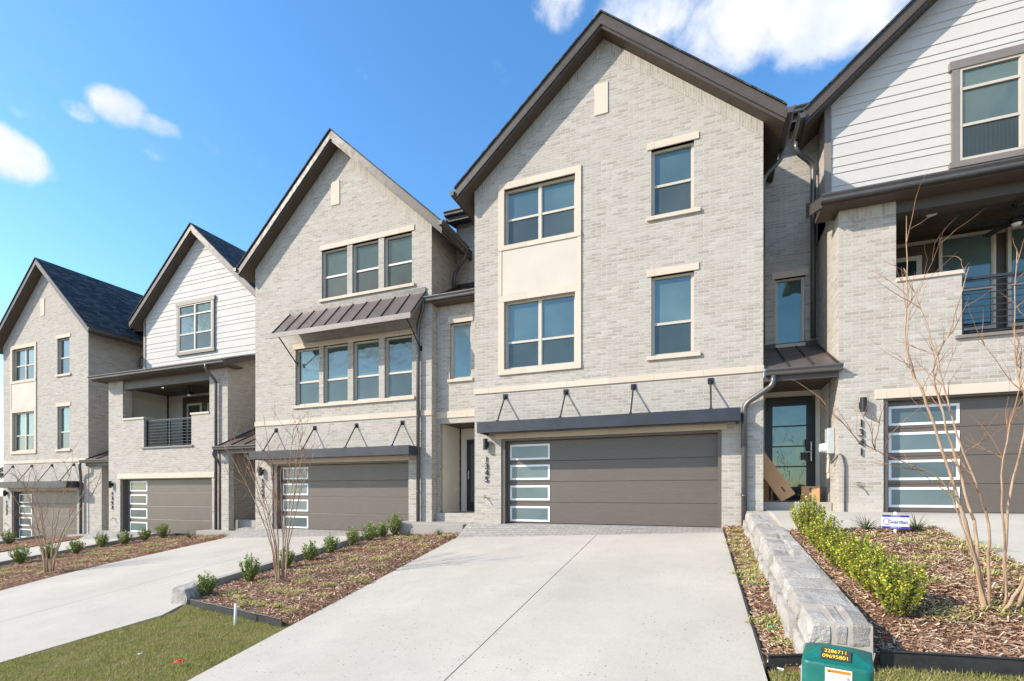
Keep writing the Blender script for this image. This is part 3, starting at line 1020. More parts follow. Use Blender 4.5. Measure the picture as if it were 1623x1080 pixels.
def low_roof_back(par, x0, x1, ye, ze, yb, zb2):
    """low-pitched roof behind a bay, ending in an eave gutter"""
    mb = MB()
    mb.prism([(ye, ze), (yb, zb2), (yb, zb2 - .25), (ye, ze - .25)], 'x', x0, x1)
    mb.build('rear_roof', M['shingle'], par)
    b = MB().box(x0, x1, ye - .03, ye, ze - .26, ze + .01)
    b.build('fascia', M['bronze'], par)
    gutter(par, 'x', ye - .03, ze - .13, x0, x1)


# ------------------------------------------------------------------ house 1345 (the middle of the photograph)
random.seed(4)
def house_a(root, xl, xr, yf, zs, z0, xc, half, zap, ta, yrear, k=1.0, digits=None, sx=0.0, label_door=None):
    """brick gable house; heights are given above the band by the function Z, x by X (from the left wall)"""
    Zb = zs
    Z = lambda h: Zb + (h - 4.36) * k
    kx = (xr - xl) / 6.33
    X = lambda x: xl + (x + 5.23) * kx
    zw = lambda x: zap - abs(x - xc) * ta - .30
    wins = [(-4.44, 4.90, -2.70, 6.52), (-4.44, 7.86, -2.70, 9.20), (-1.05, 7.87, -.19, 9.31), (-1.05, 4.88, -.19, 6.59)]
    gar = (-4.53, z0 - .02, .34, 3.25)
    holes = [(X(a), Z(b), X(c), Z(d)) for a, b, c, d in wins] + [(X(gar[0]), z0 - .4, X(gar[2]), Z(3.25))]
    mb = MB()
    zb = z0 - .9
    facade(mb, yf, [(xl, zb), (holes[4][0], zb), (holes[4][0], zb + .001), (holes[4][2], zb + .001), (holes[4][2], zb), (xr, zb), (xr, zw(xr)), (xc, zw(xc)), (xl, zw(xl))], holes)
    sidewall(mb, xl, yf, yrear + 6, zb, zw(xl) + .1)
    sidewall(mb, xr, yf, yrear + 6, zb, zw(xr) + .1)
    mb.build('wall', M['brick'], root)
    sm = MB()
    for xe in (xl, xr): rake_soldier(sm, xc, zw(xc), xe, zw(xe), .29, yf - .006, 0)
    sm.build('rowlock_course', M['brick'], root)
    gable_roof(root, xc, half, zap, ta, yf - .35, yrear + 7)
    lintel(root, X(-2.27), X(-1.97), Z(10.37), Z(11.06), yf, 'vent_panel', .02)
    # the tall window bay in its stone surround
    su = MB()
    a, b = X(-4.59), X(-2.57)
    for (p, q, r, s_) in ((a, a + .15, Z(7.77), Z(9.36)), (b - .14, b, Z(7.77), Z(9.36)), (a + .15, b - .14, Z(9.20), Z(9.36)),
                          (a, b, Z(6.52), Z(6.67)), (a, a + .15, Z(4.90), Z(6.52)), (b - .14, b, Z(4.90), Z(6.52))):
        su.box(p, q, yf - .03, yf + .06, r, s_)
    su.box(a - .0, b + .0, yf - .04, yf + .06, Z(4.77), Z(4.90))
    su.box(a, b, yf - .04, yf + .06, Z(7.765) - .02, Z(7.86))
    su.box(a, a + .09, yf - .03, yf + .02, Z(6.67), Z(7.745))
    su.box(b - .09, b, yf - .03, yf + .02, Z(6.67), Z(7.745))
    su.build('window_surround', M['cast'], root, bevel=.006)
    boxpart('stucco_panel', M['panel'], root, a + .09, b - .09, yf - .018, yf + .02, Z(6.67), Z(7.745), bevel=.008)
    window(root, X(-4.44), X(-2.70), Z(4.90), Z(6.52), yf, Z(5.555), 2)
    window(root, X(-4.44), X(-2.70), Z(7.86), Z(9.20), yf, Z(8.495), 2)
    for (zb_, zt_, zm) in ((7.87, 9.31, 8.545), (4.88, 6.59, 5.58)):
        window(root, X(-1.05), X(-.19), Z(zb_), Z(zt_), yf, Z(zm), 1)
        lintel(root, X(-1.14), X(-.09), Z(zt_), Z(zt_) + .15, yf)
        lintel(root, X(-1.14), X(-.06), Z(zb_) - .085, Z(zb_), yf, 'sill', .05)
    band(root, xl - .012, xr + .012, Z(4.365), Z(4.495), yf)
    lintel(root, X(-4.66), X(.44), Z(3.25), Z(3.375), yf, 'lintel', .02)
    canopy(root, X(-4.91), X(.66), yf - .55, yf, Z(3.35), Z(3.60), [X(v) for v in (-4.42, -2.93, -1.42, .13)], Z(4.25))
    rows = [(2.75, 3.12), (2.27, 2.63), (1.78, 2.135), (1.275, 1.64)]
    fz = lambda h: z0 + (h - 1.24) * k
    garage_door(root, X(-4.44), X(.27), z0, Z(3.20), yf + .2, X(-4.37), X(-3.37), [(fz(p), fz(q)) for p, q in rows], yf, X(-4.53), X(.34), Z(3.25), label_door)
    wall_lamp(root, X(-4.90), yf, Z(3.13))
    if digits: number(root, digits, X(-4.90), yf, fz(2.84), fz(2.20), .2)
    hose_bib(root, X(-4.93), yf, fz(1.85))
    return X, Z, zw


h1 = empty('townhouse', (-2.05, 10.95, 1.24), 'tall grey brick townhouse numbered 1345 with a long dark canopy over its garage', 'townhouse', 'row of joined townhouses')
house_a(h1, -5.23, 1.11, 10.95, 4.36, 1.24, -2.06, 3.51, 12.33, .853, 13.0, 1.0, '1345')
gutter(h1, 'y', 1.48, 9.12, 10.55, 11.75, 1)
gutter(h1, 'y', -5.60, 9.12, 10.55, 12.4, -1)
downspout(h1, [(1.53, 11.65, 9.13), (1.53, 11.65, 8.95), (1.17, 11.65, 8.6), (1.17, 11.65, 5.1)])
downspout(h1, [(1.28, 10.78, 4.24), (1.26, 10.78, 4.05), (.76, 10.87, 3.72), (.76, 10.87, 1.25)], .054, (2.9, 1.9))
# exposed slab edges under the brick
boxpart('foundation', M['concrete'], h1, .345, 1.112, 10.944, 11.02, .7, 1.30)
boxpart('foundation', M['concrete'], h1, -5.232, -4.535, 10.944, 11.02, .5, 1.27)
# entry bay of 1345, to the left of it
mb = MB()
facade(mb, 11.76, [(-6.76, .3), (-5.23, .3), (-5.23, 7.05), (-6.76, 7.05)], [(-6.35, 5.0, -5.72, 6.5), (-6.66, 1.42, -5.24, 3.83)], .12)
facade(mb, 12.92, [(-6.76, 7.0), (-5.23, 7.0), (-5.23, 10.1), (-6.76, 10.1)], [])
mb.build('entry_wall', M['brick'], h1)
sm = MB()
soldier(sm, -6.76, -5.23, 6.78, 7.03, 11.752)
sm.build('soldier_course', M['brick'], h1)
window(h1, -6.35, -5.72, 5.0, 6.5, 11.76, None, 1, label='narrow fixed window')
lintel(h1, -6.41, -5.66, 6.5, 6.70, 11.76)
lintel(h1, -6.41, -5.66, 4.92, 5.0, 11.76, 'sill', .05)
MB().box(-6.77, -5.235, 11.735, 11.80, 3.97, 4.15).build('trim_band', M['cast'], h1, bevel=.006)
seam_roof(h1, -6.74, -5.24, 11.42, 7.14, 12.9, 7.95, 4)
gutter(h1, 'x', 11.45, 7.03, -6.98, -5.24)
boxpart('soffit', M['soffit'], h1, -6.74, -5.24, 11.43, 11.755, 6.99, 7.03)
low_roof_back(h1, -6.9, -5.2, 12.55, 9.98, 18, 11.1)
pm = MB()
siding_box(pm, -6.655, 11.88, 12.95, 1.42, 3.84, 1)
lap = pm.build('entry_siding', M['cream'], h1)
lap_siding(h1, 12.95, 1.42, lambda z: -6.65, lambda z: -5.24, 3.84, 'cream', 'entry_siding', (.3,))
boxpart('corner_bead', M['black'], h1, -6.65, -6.62, 12.90, 12.94, 1.42, 3.83)
boxpart('entry_ceiling', M['soffit'], h1, -6.67, -5.235, 11.9, 13.0, 3.84, 3.9)
down_light(h1, -5.72, 12.3, 3.84)
d = boxpart('front_door', M['black'], h1, -6.40, -5.42, 12.87, 12.94, 1.44, 3.50)
boxpart('pane', M['doorglass'], d, -6.26, -5.56, 12.863, 12.875, 1.7, 3.36)
MB().tube([(-6.33, 12.84, 2.35), (-6.33, 12.84, 2.6)], .012, 8).build('handle', M['chrome'], d)
MB().box(-6.76, -5.23, 11.70, 13.0, .6, 1.42).build('porch_step', M['brick'], h1, bevel=.01)
boxpart('switch_plate', M['white'], h1, -6.652, -6.635, 12.62, 12.70, 2.0, 2.14)

# ------------------------------------------------------------------ house 1349 (left of it)
h2 = empty('townhouse', (-9.9, 11.5, .86), 'grey brick townhouse with sloping brown metal awning over a row of four windows', 'townhouse', 'row of joined townhouses')
xl, xr, yf, xc, zap, ta, half = -13.08, -6.76, 11.5, -9.84, 12.25, .925, 3.56
zw = lambda x: zap - abs(x - xc) * ta - .30
up = [(-10.46, 7.64, -9.54, 9.07), (-9.36, 7.64, -8.46, 9.07), (-8.28, 7.64, -7.37, 9.07)]
lo = [(-11.46, 4.58, -10.56, 6.27), (-10.40, 4.58, -9.52, 6.27), (-9.33, 4.58, -8.45, 6.27), (-8.26, 4.58, -7.37, 6.27)]
mb = MB()
facade(mb, yf, [(xl, -.2), (xr, -.2), (xr, zw(xr)), (xc, zw(xc)), (xl, zw(xl))], up + lo + [(-12.38, .5, -7.48, 2.85)])
sidewall(mb, xl, yf, 20, -.4, zw(xl) + .1)
sidewall(mb, xr, yf, 20, -.4, zw(xr) + .1)
mb.build('wall', M['brick'], h2)
sm = MB()
for xe in (xl, xr): rake_soldier(sm, xc, zw(xc), xe, zw(xe), .29, yf - .006, 0)
sm.build('rowlock_course', M['brick'], h2)
gable_roof(h2, xc, half, zap, ta, yf - .35, 20)
lintel(h2, -10.11, -9.80, 10.31, 11.0, yf, 'vent_panel', .02)
for q in up: window(h2, *q[:1], q[2], q[1], q[3], yf, 8.30, 1)
for q in lo: window(h2, *q[:1], q[2], q[1], q[3], yf, 5.28, 1)
lintel(h2, -10.52, -7.29, 9.07, 9.22, yf)
lintel(h2, -10.52, -7.28, 7.555, 7.64, yf, 'sill', .05)
lintel(h2, -11.54, -7.29, 6.27, 6.42, yf)
lintel(h2, -11.54, -7.27, 4.49, 4.58, yf, 'sill', .05)
band(h2, xl - .012, xr + .012, 4.03, 4.17, yf)
lintel(h2, -12.48, -7.44, 2.85, 2.985, yf, 'lintel', .02)
canopy(h2, -12.72, -7.12, yf - .55, yf, 2.96, 3.2, [-12.22, -10.72, -9.21, -7.68], 3.87)
garage_door(h2, -12.22, -7.52, .86, 2.80, yf + .2, -12.15, -11.15, [(2.375, 2.74), (1.89, 2.245), (1.40, 1.755), (.885, 1.25)], yf, -12.38, -7.48, 2.85)
wall_lamp(h2, -12.78, yf, 2.62)
number(h2, '1349', -12.76, yf, 2.40, 1.78, .19)
aw = seam_roof(h2, -11.66, -6.93, 10.75, 6.50, yf - .0, 7.36, 10, 'awning', .03)
am = MB()
am.box(-11.67, -6.92, 10.72, 10.749, 6.40, 6.54)
for x in (-11.67, -6.945): am.prism([(10.75, 6.41), (11.49, 7.24), (11.49, 7.33), (10.75, 6.50)], 'x', x, x + .025)
am.build('awning_fascia', M['greytrim'], aw)
boxpart('flashing', M['gutter'], aw, -11.60, -6.93, yf - .04, yf - .021, 7.30, 7.47)
for x in (-11.38, -7.08):
    MB().tube([(x, 10.80, 6.44), (x, 11.46, 5.84)], .018, 8).box(x - .03, x + .03, 11.46, 11.5, 5.78, 5.90).build('bracket', M['black'], aw)
gutter(h2, 'y', xr + .43, 8.83, yf - .4, 12.62, 1)
gutter(h2, 'y', xl - .36, 8.80, yf - .4, 12.9, -1)
downspout(h2, [(-6.27, 12.52, 8.85), (-6.27, 12.52, 8.62), (-6.66, 12.62, 8.25), (-6.68, 12.62, 7.82)])
downspout(h2, [(-6.93, 11.36, 7.04), (-6.95, 11.36, 6.85), (-7.13, 11.42, 6.5), (-7.13, 11.42, .9)], .048, (5.6, 4.0, 2.0))
# its entry bay
def low_entry(root, x0, x1, yfront, yback, zfloor, zeave, ztop, xdoor, zdoor, eave_z, roof_back, glass=True, nseam=3, doorw=.97, handle=True, win=None):
    mb = MB()
    holes = [win] if win else []
    facade(mb, roof_back, [(x0, ztop - .3), (x1, ztop - .3), (x1, eave_z + .1), (x0, eave_z + .1)], holes, .12)
    mb.build('entry_wall', M['brick'], root)
    seam_roof(root, x0 + .01, x1 - .01, yfront - .1, zeave, roof_back, ztop, nseam)
    boxpart('entry_ceiling', M['soffit'], root, x0 + .01, x1 - .01, yfront + .0, yback + .02, zeave - .20, zeave - .13)
    boxpart('beam', M['bronze'], root, x0 + .01, x1 - .01, yfront - .10, yfront + .0, zeave - .26, zeave - .03)
    low_roof_back(root, x0 - .1, x1 + .1, roof_back - .4, eave_z, roof_back + 5, eave_z + 1.1)
    lap_siding(root, yback, zfloor, lambda z: x0 + .02, lambda z: x1 - .02, zeave - .1, 'cream', 'entry_siding', (.3,))
    dx0, dx1 = xdoor, xdoor + doorw
    fm = MB()
    zt = zdoor
    fm.box(dx0, dx0 + .14, yback - .07, yback - .018, zfloor + .03, zt)
    fm.box(dx1 - .17, dx1, yback - .07, yback - .018, zfloor + .03, zt)
    fm.box(dx0 + .14, dx1 - .17, yback - .07, yback - .018, zt - .20, zt)
    fm.box(dx0 + .14, dx1 - .17, yback - .07, yback - .018, zfloor + .03, zfloor + .32)
    for i in range(1, 4):
        zz = zfloor + .32 + (zt - .2 - zfloor - .32) * i / 4
        fm.box(dx0 + .14, dx1 - .17, yback - .066, yback - .03, zz - .014, zz + .014)
    d = fm.build('front_door', M['black'], root)
    boxpart('pane', M['doorglass'], d, dx0 + .13, dx1 - .16, yback - .05, yback - .035, zfloor + .3, zt - .18)
    if handle:
        hm = MB().tube([(dx1 - .085, yback - .11, zfloor + .88), (dx1 - .085, yback - .11, zfloor + 1.30)], .013, 8)
        hm.tube([(dx1 - .085, yback - .07, zfloor + 1.08), (dx1 - .085, yback - .12, zfloor + 1.08), (dx1 - .20, yback - .12, zfloor + 1.08)], .012, 8)
        hm.build('handle', M['chrome'], d)
    MB().box(x0 + .005, x1 - .005, yfront + .42, yback + .1, zfloor - .8, zfloor).build('porch_step', M['curb'], root, bevel=.012)
    return d


# its own entry lies to its left, beside the balcony house
low_entry(h2, -14.89, -13.09, 11.72, 13.3, 1.05, 3.50, 4.55, -14.2, 3.2, 10.0, 13.7, nseam=3)
gutter(h2, 'x', 11.62, 3.36, -14.99, -13.09)
eb = MB()
facade(eb, 11.75, [(-14.88, .2), (-14.55, .2), (-14.55, 3.25), (-14.88, 3.25)], [])
eb.box(-14.88, -14.55, 11.752, 11.95, .2, 3.25)
eb.build('pier', M['brick'], h2)
downspout(h2, [(-14.93, 11.52, 3.38), (-14.95, 11.52, 3.2), (-15.14, 11.91, 2.95), (-15.14, 11.91, .7)])

# ------------------------------------------------------------------ the balcony houses
def house_c(root, xl, xr, yf, yg, z0, sill_z, cap_z, otop, eave, xc, half, zap, ta, win, hx, garage, lint, band_digits, lampx, numx, white_base, yback, rooms, seamed, cx0, cx1, drop=0.0):
    """brick below, white lap-sided gable set back above a balcony under a shed roof. hx = (open left, rail left, rail right, open right)"""
    zw = lambda x: zap - abs(x - xc) * ta - .30
    o0, r0, r1, o1 = hx
    hole = [(o0, cap_z - .07), (r0, cap_z - .07), (r0, sill_z), (r1, sill_z), (r1, cap_z - .07), (o1, cap_z - .07), (o1, eave[1] - .126), (o0, eave[1] - .126)]
    g = garage
    mb = MB()
    facade(mb, yf, [(xl, z0 - .9), (xr, z0 - .9), (xr, eave[1] - .12), (xl, eave[1] - .12)], [hole, (g[0], z0 - .4, g[1], lint[0])], .33)
    for x in (xl, xr):
        pts = [(yf, z0 - 1), (yg + 1.5, z0 - 1), (yg + 1.5, white_base), (yg, white_base - .12), (yf, eave[1] + (white_base - eave[1]) * (yf - eave[0]) / (yg - eave[0]) - .10)]
        mb.face([(x, a_, b_) for a_, b_ in pts], [(a_ + x, b_) for a_, b_ in pts])
    sidewall(mb, xl, yg, yg + 8, white_base - .5, zw(xl) + .1)
    sidewall(mb, xr, yg, yg + 8, white_base - .5, zw(xr) + .1)
    mb.build('wall', M['brick'], root)
    sm = MB()
    soldier(sm, xl, o0, eave[1] - .38, eave[1] - .12, yf - .006)
    sm.build('soldier_course', M['brick'], root)
    sm = MB()
    soldier(sm, o1, xr, eave[1] - .38, eave[1] - .12, yf - .006)
    sm.build('soldier_course', M['brick'], root)
    # gable
    slope = lambda z: (zap - .30 - z) / ta
    lap_siding(root, yg, white_base - .3, lambda z: max(xl, xc - slope(z)), lambda z: min(xr, xc + slope(z)), zw(xc))
    cb = MB()
    cb.box(xl - .02, xl + .10, yg - .035, yg + .02, white_base - .3, zw(xl) + .05)
    cb.box(xr - .10, xr + .02, yg - .035, yg + .02, white_base - .3, zw(xr) + .05)
    cb.build('corner_board', M['greytrim'], root)
    gable_roof(root, xc, half, zap, ta, yg - .35, yg + 9)
    a, b, zb_, zt_, zm, tr, tm = win
    w = window(root, a, b, zb_, zt_, yg - .115, zm, 2, .05, tr)
    cs = MB()
    cs.box(a - .11, a, yg - .075, yg + .0, zb_, zt_)
    cs.box(b, b + .11, yg - .075, yg + .0, zb_, zt_)
    cs.box(a - .15, b + .15, yg - .085, yg + .0, zt_, zt_ + .16)
    cs.box(a - .15, b + .15, yg - .085, yg + .0, zb_ - .11, zb_)
    cs.build('casing', M['greytrim'], w)
    # shed roof over the balcony
    ye, ze = eave
    ox0, ox1 = xl - .36, xr + .36
    if seamed: seam_roof(root, ox0, ox1, ye + .02, ze, yg - .02, white_base - .05, 16, 'porch_roof')
    else:
        pm = MB()
        L = math.hypot(yg - ye, white_base - ze)
        pm.face([(ox0, ye, ze), (ox1, ye, ze), (ox1, yg - .02, white_base - .05), (ox0, yg - .02, white_base - .05)], [(ox0, 0), (ox1, 0), (ox1, L), (ox0, L)])
        pm.box(ox0, ox1, ye, ye + .03, ze - .03, ze - .001)
        pm.build('porch_roof', M['shingle'], root)
    for x in (ox0, ox1 - .03):
        fm = MB()
        fm.prism([(ye + .01, ze - .025), (yg - .02, white_base - .08), (yg - .02, white_base - .26), (ye + .01, ze - .19)], 'x', x, x + .03)
        fm.build('fascia', M['bronze'], root)
    boxpart('soffit', M['soffit'], root, ox0 + .031, ox1 - .031, ye + .01, yf + .33, ze - .16, ze - .10)
    gutter(root, 'x', ye + .0, ze - .13, ox0, ox1)
    bm_ = MB()
    bm_.box(o0 + .0, o1 - .0, yf + .03, yf + .30, otop - .14, eave[1] - .128)
    bm_.build('beam', M['bronze'], root)
    # balcony room
    ceil = otop + .02
    boxpart('balcony_floor', M['curb'], root, xl + .02, xr - .02, yf + .331, yback, sill_z - .2, sill_z - .01)
    cm = MB()
    n = 9
    for i in range(n):
        ya, yb2 = yf + .335 + (yback - yf - .335) * i / n, yf + .335 + (yback - yf - .335) * (i + 1) / n
        cm.box(xl + .02, xr - .02, ya, yb2 - .012, ceil, ceil + .03)
    cm.box(xl + .02, xr - .02, yf + .335, yback, ceil + .031, ceil + .05)
    cm.build('balcony_ceiling', M['soffit'], root)
    im = MB()
    siding_box(im, xl + .25, yf + .335, yback, sill_z - .01, ceil, 1)
    im.build('balcony_siding', M['cream'], root)
    im = MB()
    siding_box(im, xr - .25, yf + .335, yback, sill_z - .01, ceil, -1)
    im.build('balcony_siding', M['cream'], root)
    rooms(root, yback, ceil)
    # parapet caps, ledge, rail
    for p, q in ((o0 + .0, r0 + .03), (r1 - .03, o1)): MB().box(p, q, yf - .03, yf + .35, cap_z - .069, cap_z).build('parapet_cap', M['cast'], root, bevel=.006)
    MB().box(r0 - .1, r1 + .1, yf - .05, yf + .32, sill_z - .045, sill_z + .012).build('ledge', M['greytrim'], root, bevel=.006)
    railing(root, r0 + .01, r1 - .01, yf + .1, sill_z + .012, cap_z - .12)
    # garage
    lintel(root, g[0] - .13, g[1] + .13, lint[0], lint[1], yf, 'lintel', .02)
    h = lint[0] - .05 - z0
    rows = [(z0 + h * .79, z0 + h * .98), (z0 + h * .535, z0 + h * .725), (z0 + h * .285, z0 + h * .475), (z0 + h * .03, z0 + h * .22)] if not drop else drop
    garage_door(root, g[0] + .07, g[1] - .07, z0, lint[0] - .03, yf + .2, cx0, cx1, rows, yf, g[0], g[1], lint[0])
    wall_lamp(root, lampx[0], yf, lampx[1])
    number(root, band_digits, numx[0], yf, numx[1], numx[2], .2)


def dark_door(root, x0, x1, y, z0, z1):
    fm = MB()
    fm.box(x0, x0 + .09, y - .04, y - .005, z0, z1); fm.box(x1 - .09, x1, y - .04, y - .005, z0, z1)
    fm.box(x0 + .09, x1 - .09, y - .04, y - .005, z1 - .09, z1); fm.box(x0 + .09, x1 - .09, y - .04, y - .005, z0, z0 + .1)
    f = fm.build('balcony_door', M['winframe'], root)
    boxpart('pane', M['doorglass'], f, x0 + .085, x1 - .085, y - .028, y - .012, z0 + .095, z1 - .085)
    return f


def rooms3(root, y, ceil):
    lap_siding(root, y, 3.55, lambda z: -20.94, lambda z: -15.2, ceil, 'cream', 'balcony_siding', (.3,))
    boxpart('accent_wall', M['soffit'], root, -20.0, -15.15, y - .06, y - .02, 3.55, ceil - .12)
    dark_door(root, -19.7, -18.85, y - .06, 3.56, 5.6)
    window(root, -18.5, -17.3, 3.75, 5.55, y - .13, 4.4, 1, .02, screen=False)
    window(root, -17.1, -15.9, 3.75, 5.55, y - .13, 4.4, 1, .02, screen=False)
    boxpart('corner_bead', M['black'], root, -20.95, -20.90, y - .07, y - .02, 3.55, ceil)
    fan(root, -18.0, 12.9, ceil, .3)
    down_light(root, -19.3, 12.75, ceil, .08)


h3 = empty('townhouse', (-18.0, 12.0, .5), 'townhouse numbered 1353 with white sided gable and small railed balcony', 'townhouse', 'row of joined townhouses')
house_c(h3, -21.18, -14.9, 12.0, 13.3, .50, 3.62, 4.75, 5.98, (11.62, 6.33), -18.02, 3.53, 12.13, .91,
        (-19.08, -17.26, 7.42, 9.23, 8.10, 8.83, None), (-20.35, -19.15, -16.65, -15.76), (-20.50, -15.64), (2.49, 2.67), '1353', (-20.95, 2.28), (-20.94, 2.02, 1.32), 7.05, 14.1, rooms3, False, -20.24, -19.26,
        [(2.02, 2.40), (1.53, 1.90), (1.01, 1.375), (.50, .87)])
downspout(h3, [(-15.35, 11.56, 6.25), (-15.35, 11.56, 6.05), (-15.35, 11.92, 5.75), (-15.35, 11.92, .62)], .048, (4.4, 2.4))
low_entry(h3, -23.28, -21.19, 12.45, 13.9, .55, 3.30, 4.3, -22.5, 3.0, 9.2, 14.45, nseam=3)
gutter(h3, 'x', 12.33, 3.16, -23.42, -21.19)
eb = MB()
eb.box(-23.27, -22.45, 12.47, 12.7, -.6, 3.04)
eb.build('pier', M['brick'], h3)
hose_bib(h3, -20.85, 12.0, 1.0)

# ------------------------------------------------------------------ house 1357 (far left)
h4 = empty('townhouse', (-26.4, 12.45, -.06), 'farthest grey brick townhouse at the left edge under a steep dark shingle roof', 'townhouse', 'row of joined townhouses')
house_a(h4, -29.45, -23.27, 12.45, 3.24, -.06, -26.2, 3.55, 11.85, .93, 13.6, 1.05, '1357')
gutter(h4, 'y', -22.62, 8.36, 12.05, 14.5, 1)
downspout(h4, [(-22.57, 14.3, 8.4), (-22.57, 14.3, 8.15), (-23.16, 14.3, 7.8), (-23.16, 14.3, 4.4)])
downspout(h4, [(-23.38, 12.22, 3.18), (-23.40, 12.22, 3.0), (-23.60, 12.36, 2.7), (-23.60, 12.36, -.05)], .05, (1.5,))
low_entry(h4, -31.3, -29.46, 12.6, 14.2, -.1, 2.9, 3.7, -30.9, 2.6, 8.6, 14.6, nseam=3)
gutter(h4, 'x', 12.48, 2.76, -31.3, -29.46)

# ------------------------------------------------------------------ house 1341 (right edge)
def rooms5(root, y, ceil):
    boxpart('accent_wall', M['soffit'], root, 2.6, 8.4, y - .02, y + .04, 4.6, ceil)
    boxpart('crown_trim', M['winframe'], root, 2.62, 8.38, y - .06, y - .021, ceil - .13, ceil - .07)
    dark_door(root, 3.55, 4.20, y - .02, 4.66, 6.86)
    window(root, 4.46, 5.36, 5.2, 7.14, y - .15, 6.02, 1, .02, screen=False)
    window(root, 5.54, 6.44, 5.2, 7.14, y - .15, 6.02, 1, .02, screen=False)
    window(root, 6.62, 7.52, 5.2, 7.14, y - .15, 6.02, 1, .02, screen=False)
    fan(root, 5.32, 11.7, ceil, 1.9, .62)
    down_light(root, 4.02, 11.55, ceil, .085, False)


h5 = empty('townhouse', (5.5, 10.9, 1.6), 'townhouse numbered 1341 with white sided gable, cut off by the right edge', 'townhouse', 'row of joined townhouses')
house_c(h5, 2.38, 8.66, 10.9, 12.0, 1.60, 4.70, 5.86, 7.20, (10.58, 7.42), 5.52, 3.55, 12.97, .868,
        (4.58, 6.46, 8.32, 10.10, 9.0, 9.70, None), (3.27, 4.22, 7.0, 7.9), (3.08, 7.96), (3.68, 3.85), '1341', (2.75, 3.58), (2.735, 3.33, 2.62), 8.02, 12.6, rooms5, True, 3.21, 4.26,
        [(3.20, 3.56), (2.70, 3.07), (2.19, 2.56), (1.69, 2.06)])
low_entry(h5, 1.115, 2.375, 10.95, 12.45, 1.77, 4.40, 5.26, 1.30, 4.08, 10.32, 12.7, nseam=3, win=(1.53, 5.33, 2.13, 6.84))
window(h5, 1.53, 2.13, 5.33, 6.84, 12.7, None, 1, label='narrow fixed window')
lintel(h5, 1.46, 2.20, 6.84, 6.99, 12.7)
lintel(h5, 1.53, 2.13, 5.25, 5.33, 12.7, 'sill', .05)
gutter(h5, 'x', 10.86, 4.24, 1.13, 2.42)
hm = MB()
hm.box(1.13, 2.36, 12.40, 12.43, 4.0, 4.28)
hm.box(2.27, 2.36, 12.40, 12.43, 1.77, 4.0)
hm.build('door_casing', M['cream'], h5)
em = MB()
siding_box(em, 2.374, 11.62, 12.43, 1.77, 4.2, -1)
em.build('entry_siding', M['cream'], h5)
gutter(h5, 'y', 1.96, 9.66, 11.60, 12.5, -1)
downspout(h5, [(1.90, 12.35, 9.68), (1.90, 12.35, 9.45), (2.26, 12.55, 9.2), (2.26, 12.55, 5.38)], .055)
hose_bib(h5, 2.68, 10.9, 2.1)
boxpart('foundation', M['concrete'], h5, 2.376, 3.075, 10.894, 10.98, 1.2, 1.76)
# electric meter with its conduits on the return wall
mm = MB()
mm.box(2.25, 2.374, 11.17, 11.40, 2.72, 3.22)
mt = mm.build('electric_meter', M['meter'], h5, bevel=.012)
MB().tube([(2.25, 11.28, 2.84), (2.14, 11.28, 2.84)], [.095, .08], 18).build('dial', M['white'], mt)
MB().tube(bez([(2.30, 11.2, 2.75), (2.30, 11.2, 2.5), (2.41, 10.86, 2.72), (2.47, 10.87, 2.5), (2.47, 10.87, 1.6)], .1), .014, 8).build('conduit', M['pipe'], h5, smooth=True)
# ------------------------------------------------------------------ loose mulch, grass, ground cover
rng = np.random.default_rng(11)


def in_region(xs, y0, y1, n):
    """random points between two boundary functions, uniform by area"""
    out = []
    ys = rng.uniform(y0, y1, n * 3)
    W_ = max(abs(xs(y)[1] - xs(y)[0]) for y in np.linspace(y0, y1, 30))
    for y in ys:
        a, b = xs(y)
        if rng.uniform(0, W_) < b - a: out.append((rng.uniform(a, b), y))
        if len(out) >= n: break
    return out


def chips(name, pts, zf, lmin=.025, lmax=.085, k='stuff'):
    n = len(pts)
    P = np.array([(x, y, zf(x, y)) for x, y in pts])
    L = rng.uniform(lmin, lmax, n) * rng.choice([.6, 1, 1, 1.4], n)
    Wd = rng.uniform(.005, .016, n)
    th = rng.uniform(0, 2 * math.pi, n)
    pt = rng.normal(0, .28, n)
    ro = rng.normal(0, .5, n)
    d = np.stack([np.cos(th) * np.cos(pt), np.sin(th) * np.cos(pt), np.sin(pt)], 1)
    s = np.stack([-np.sin(th) * np.cos(ro), np.cos(th) * np.cos(ro), np.sin(ro)], 1)
    P[:, 2] += rng.uniform(.004, .03, n)
    a, b = d * (L / 2)[:, None], s * (Wd / 2)[:, None]
    V = np.stack([P - a - b * .6, P + a - b, P + a + b * .7, P - a + b], 1).reshape(-1, 3)
    return kind(npmesh(name, V, n, 4, M['chips']), k)


def clear_of(pts, holes):
    return [p for p in pts if all((p[0] - h[0]) ** 2 + (p[1] - h[1]) ** 2 > h[2] ** 2 for h in holes)]


chips('mulch', in_region(lambda y: (1.27, rd_left(y) + .02), 4.75, 8.74, 26000), rbz)
chips('mulch', in_region(midbed_x, 4.80, 10.75, 19000), bedz)
chips('mulch', in_region(lambda y: (-17.6, left_r(y)), 5.0, 11.4, 12000), bedz, .04, .12)
chips('mulch', in_region(lambda y: (-25.4, -22.05), 6.0, 11.9, 3000), bedz, .06, .14)
chips('mulch', in_region(lambda y: (0.40 + (10.25 - y) * .0167, .80), 4.5, 10.9, 6000), strip_z)


